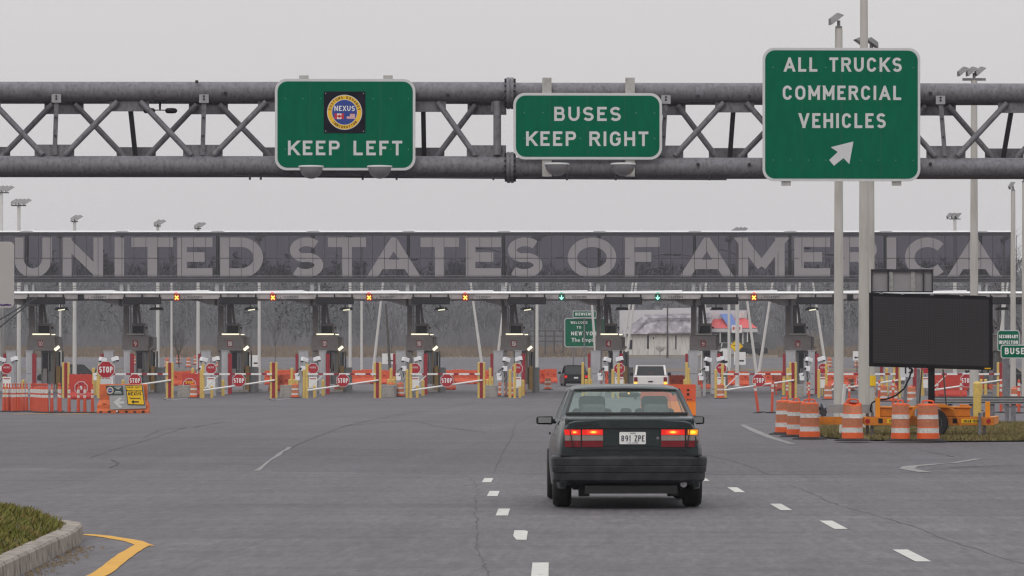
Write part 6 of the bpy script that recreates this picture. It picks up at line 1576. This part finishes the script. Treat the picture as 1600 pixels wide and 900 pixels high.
simple_car('parked_car', 'dark car passing behind the red barrier right of booth ten', 'car', (PX(152, 300), 300, gz(300)), R(95), 4.6, 1.8, 1.5, 'black_car', 'sedan')
simple_car('parked_car', 'silver estate car parked in front of the diner', 'car', (PX(1150, 440), 440, gz(440) + .05), R(88), 4.7, 1.8, 1.5, 'silver_car', 'hatch', None)
simple_car('parked_car', 'dark car parked at the right of the diner', 'car', (PX(1200, 445), 445, gz(445) + .05), R(86), 4.8, 1.85, 1.5, 'black_car', 'sedan', None)
simple_car('parked_car', 'dark car far right behind the secondary inspection sign', 'car', (PX(1602, 285), 285, gz(285)), R(70), 4.8, 1.85, 1.6, 'black_car', 'sedan')
simple_car('parked_car', 'grey car behind the message board at the far right', 'car', (PX(1572, 300), 300, gz(300)), R(50), 4.8, 1.85, 1.5, 'silver_car', 'sedan')

# ================================================================ BUILDINGS BEYOND
YB = 452
t = thing('warehouse', 'long whitewashed building with a patchy grey roof between booths four and three', 'building', (PX(968, YB), YB, 3.4))
bx = lambda px: PX(px, YB) - PX(968, YB); bz = lambda py: PZ(py, YB) - 3.4
mb = MB(); mb.box(bx(970), bx(1110), 0, 14, 0, bz(522)); mb.build('wall', 'bldg_white', t)
mb = MB(); mb.hexa([(bx(966), -.6, bz(522)), (bx(1112), -.6, bz(522)), (bx(1112), 12, bz(522)), (bx(966), 12, bz(522)), (bx(1008), 3, bz(491)), (bx(1112), 3, bz(488)), (bx(1112), 12, bz(488)), (bx(1008), 12, bz(491))]); rf = mb.build('roof', 'bldg_roof', t)
mb = MB(); mb.box(bx(1012), bx(1112), -.65, -.55, bz(521.5), bz(519.5)); mb.bar((bx(992), -.4, bz(520)), (bx(1010), 1.5, bz(500)), .2, .2); mb.bar((bx(1012), 1.5, bz(498)), (bx(1110), 1.5, bz(497)), .2, .2)
for k in range(8): mb.bar((bx(1020 + 12 * k), -.3, bz(521)), (bx(1030 + 12 * k), 2, bz(497)), .14, .1)
mb.build('roof_frame', 'bldg_roof', t)
for a_, b_, c_, d_ in ((983, 988, 531, 546), (1011, 1014, 524, 545), (1055, 1057, 524, 546), (1020, 1022, 527, 530)):
    mb = MB(); mb.box(bx(a_), bx(b_), -.03, -.004, bz(d_), bz(c_)); mb.build('window' if a_ > 1015 else 'door', 'booth_dark', t)
t = thing('metal_shed', 'tall plain pale shed behind the whitewashed building', 'building', (PX(968, 470), 470, 3.8))
mb = MB(); k = 470 / 6000
mb.prism([(0, 0), (150 * k, 0), (150 * k, PZ(480.5, 470) - 3.8), (68 * k, PZ(481.5, 470) - 3.8), (68 * k, PZ(484, 470) - 3.8), (0, PZ(484.5, 470) - 3.8)], 0, 12); mb.build('wall', 'bldg_pale', t)
mb = MB(); mb.tube((59 * k, 1, PZ(486, 470) - 3.8), (59 * k, 1, PZ(478, 470) - 3.8), .3, .3, 8); mb.build('roof_pipe', 'steel', t)
YD = 455
t = thing('diner', 'small roadside diner with a red roof and a blue gable strip', 'building', (PX(1110, YD), YD, 3.4))
dx_ = lambda px: PX(px, YD) - PX(1110, YD); dz_ = lambda py: PZ(py, YD) - 3.4
mb = MB(); mb.box(dx_(1112), dx_(1182), .6, 9, 0, dz_(520)); mb.build('wall', 'booth_lower', t)
mb = MB(); mb.box(dx_(1110), dx_(1168), 3.4, 9, dz_(520), dz_(484)); mb.build('upper_wall', 'bldg_pale', t); mb = MB(); mb.box(dx_(1108), dx_(1183.5), -.4, .0, dz_(519), dz_(513.5)); mb.build('fascia', 'bldg_pale', t)
mb = MB(); mb.box(dx_(1153), dx_(1164), 3.3, 3.38, dz_(496), dz_(487)); mb.build('sign_panel', 'bldg_white', t)
mb = MB(); mb.add([(dx_(1111), -.3, dz_(513)), (dx_(1183), -.3, dz_(512.5)), (dx_(1167), 3.3, dz_(497)), (dx_(1111), 3.3, dz_(498))], [(0, 1, 2, 3)]); mb.add([(dx_(1111), -.3, dz_(513)), (dx_(1183), -.3, dz_(512.5)), (dx_(1183), 3, dz_(514)), (dx_(1111), 3, dz_(514))], [(0, 3, 2, 1)]); mb.build('roof', 'roof_red', t)
mb = MB(); mb.hexa([(dx_(1140), -.7, dz_(514)), (dx_(1155), -.7, dz_(514)), (dx_(1155), 4, dz_(514)), (dx_(1140), 4, dz_(514)), (dx_(1126), 3, dz_(490)), (dx_(1144), 3, dz_(490)), (dx_(1144), 4, dz_(490)), (dx_(1126), 4, dz_(490))]); mb.build('gable_strip', 'roof_blue', t)
mb = MB(); mb.box(dx_(1143), dx_(1159), -.85, -.75, dz_(520), dz_(508)); sg = mb.build('front_sign', 'white', t); mb = MB(); mb.blob((dx_(1146), -.88, dz_(513)), .14, .03, .22, 10, 6); mb.blob((dx_(1155), -.88, dz_(513)), .12, .03, .2, 10, 6); mb.build('emblem', 'roof_red', sg)
for px in (1124.5, 1160, 1167): mb = MB(); mb.box(dx_(px), dx_(px) + .10, -.3, -.2, 0, dz_(519.5)); mb.build('porch_post', 'white', t)
for a_, b_ in ((1113, 1123), (1128, 1140), (1146, 1157), (1170, 1176)): mb = MB(); mb.box(dx_(a_), dx_(b_), .5, .58, dz_(538), dz_(522)); mb.build('window', 'booth_dark', t)
t = thing('side_building', 'low brown block right of the diner', 'building', (PX(1166, 462), 462, 3.5))
mb = MB(); mb.box(0, 3.6, 0, 6, 0, PZ(522, 462) - 3.5); mb.build('wall', 'booth_lower', t)
# gravel bank and pole fence behind booth five
for i, px in enumerate((826, 838, 852, 866, 880)):
    mb = MB(); Y = 445; mb.box(-.09, .09, -.09, .09, 0, PZ(518 - 2 * (i % 2), Y) - gz(Y)); tag(mb.build('fence_post', 'bark', loc=(PX(px, Y), Y, gz(Y))), 'weathered fence posts between booth five and the welcome sign', 'fence post', 'weathered fence posts')
mb = MB(); Y = 445; 
for z in (518, 526, 534): mb.box(PX(824, Y) - PX(824, Y), PX(882, Y) - PX(824, Y), .1, .2, PZ(z, Y) - gz(Y), PZ(z, Y) - gz(Y) + .12)
tag(mb.build('fence_rails', 'bark', loc=(PX(824, Y), Y, gz(Y))), 'horizontal fence rails left of the welcome sign', 'fence rails')
# concrete barrier on far road at left; roadside rail
mb = MB(); Y = 345; mb.box(-14, 17, 0, .35, 0, .45); tag(mb.build('low_wall', 'concrete', loc=(PX(245, Y), Y, gz(Y))), 'low grey concrete wall far behind booths nine and eight', 'wall')

# ================================================================ TREES
def bare_tree(px, Y, ytop, lab, spread=.28, seed=0, zb=None, thick=1, mt='bark', grp=None, depth=5, stems=1):
    rnd = random.Random(seed); g = gz(Y) if zb is None else zb; H = PZ(ytop, Y) - g; t = thing('bare_tree', lab, 'tree', (PX(px, Y), Y, g), group=grp)
    tr, tw = MB(), MB()
    def grow(p, d, ln, r, k):
        q = p + d * ln; (tr if k < 2 else tw).tube(p, q, r, r * .62, 5 if k < 2 else 3, 0, False)
        if k >= depth: return
        for i in range(3 if k else 4):
            a = rnd.uniform(0, 2 * PI); s_ = rnd.uniform(.25, .75) * (spread / .28)
            nd = (d + Vector((math.cos(a) * s_, math.sin(a) * s_, rnd.uniform(-.05, .25)))).normalized()
            grow(p + d * ln * rnd.uniform(.55, 1), nd, ln * rnd.uniform(.55, .8), r * .58, k + 1)
    for s in range(stems): grow(Vector((0, 0, 0)), Vector((rnd.uniform(-.2, .2) * (stems > 1), 0, 1)).normalized(), H * .34, .012 * H * thick, 0)
    tr.build('trunk', mt, t); tw.build('crown', mt, t); return t
bare_tree(280, 365, 495, 'small bare sapling right of booth nine', .25, 3, thick=.8, stems=3, depth=4)
bare_tree(430, 400, 480, 'thin bare sapling right of booth eight', .18, 5, thick=.6, depth=4)
bare_tree(1560, 400, 352, 'large bare tree rising above the right end of the glass wall', .42, 11, thick=1.3, depth=6)
bare_tree(1600, 395, 375, 'bare tree cut by the right picture edge', .42, 12, thick=1.2, depth=6)
bare_tree(1270, 395, 505, 'pale bare bush right of booth two', .5, 14, depth=5, mt='straw', stems=3)
bare_tree(1030, 440, 530, 'tiny bare bush in front of the white building', .6, 15, depth=4, stems=3)
bare_tree(612, 420, 492, 'thin bare sapling far behind booth six', .2, 17, thick=.6, depth=4)
# the wood beyond the road
def woods():
    mb = MB(); rnd = random.Random(5)
    for i in range(800):
        Y = rnd.uniform(525, 700); x = rnd.uniform(-150, 110); g = gz(Y); ev = rnd.random() < .22
        H = rnd.uniform(7.5, 11.5) + (Y - 525) * .012 + 2.5 * (x < -55) * ev; r = H * rnd.uniform(.2, .32)
        mb.tube((x, Y, g), (x + rnd.uniform(-.5, .5), Y, g + H * .7), .16, .06, 4, 0, False)
        n = 170 if ev else 260
        for k in range(n):
            if ev:
                f = rnd.random() ** .8; z = g + H * (.06 + .94 * f); rad = r * (1 - f) * rnd.uniform(.3, 1.1) + .1; a = rnd.uniform(0, 2 * PI); s_ = rnd.uniform(.35, .9)
                c = Vector((x + rad * math.cos(a), Y + rad * math.sin(a), z)); u = Vector((rnd.uniform(-1, 1), rnd.uniform(-1, 1), rnd.uniform(-.7, .2))) * s_; w_ = Vector((rnd.uniform(-1, 1), rnd.uniform(-1, 1), rnd.uniform(-.3, .3))) * s_ * .6
                mb.add([c - u, c + w_, c + u * .8], [(0, 1, 2)], 1)
            else:
                f = rnd.random(); z = g + H * (.18 + .82 * f); rad = r * math.sin(PI * min(1, .2 + .8 * f)) * rnd.uniform(.1, 1.2) + .1; a = rnd.uniform(0, 2 * PI)
                c = Vector((x + rad * math.cos(a), Y + rad * math.sin(a), z)); d = Vector((math.cos(a) * .5 + rnd.uniform(-.3, .3), math.sin(a) * .5, rnd.uniform(.3, 1.3))).normalized() * rnd.uniform(.5, 1.5)
                w_ = Vector((rnd.uniform(-1, 1), 0, rnd.uniform(-.3, .3))).normalized() * rnd.uniform(.03, .085)
                mb.add([c - w_, c + w_, c + d], [(0, 1, 2)], 0)
    for i in range(9000):   # undergrowth at the wood's edge
        Y = rnd.uniform(500, 560); x = rnd.uniform(-150, 110); g = gz(Y); h = rnd.uniform(.6, 3.2)
        a = rnd.uniform(-.5, .5); w_ = rnd.uniform(.08, .35); mb.add([(x - w_, Y, g), (x + w_, Y, g), (x + a * h, Y, g + h)], [(0, 1, 2)], 0)
    return tag(mb.build('distant_wood', ['wood_leaf', 'evergreen']), kind='stuff')
woods()
mb = MB(); rnd = random.Random(9)
for i in range(26000):
    Y = rnd.uniform(432, 520); x = rnd.uniform(-120, 75)
    if Y < 452 and PX(960, Y) < x < PX(1215, Y): continue
    g = gz(Y); h = rnd.uniform(.2, .9); w_ = rnd.uniform(.03, .15); mb.add([(x - w_, Y, g), (x + w_, Y, g), (x + rnd.uniform(-.3, .3), Y, g + h)], [(0, 1, 2)])
M['dry_weeds'] = mat('dry_weeds', (0.22, 0.17, 0.13), .95, 0, .35, .12, dirt=(.10, .085, .07), dirt_amt=.8)
tag(mb.build('dry_weeds', 'dry_weeds'), kind='stuff')

# ================================================================ HAZE
hz = bpy.data.materials.new('haze_air'); hz.use_nodes = True; n = hz.node_tree.nodes; l = hz.node_tree.links
n.remove(n['Principled BSDF']); pv = n.new('ShaderNodeVolumePrincipled'); pv.inputs['Color'].default_value = (.93, .95, 1, 1); pv.inputs['Density'].default_value = 0.00019; pv.inputs['Anisotropy'].default_value = 0.2
l.new(pv.outputs[0], n['Material Output'].inputs['Volume']); M['haze'] = hz
mb = MB(); mb.box(-1300, 1300, -80, 2250, -1.2, 60); tag(mb.build('haze', 'haze'), kind='stuff')
hz.cycles.homogeneous_volume = True
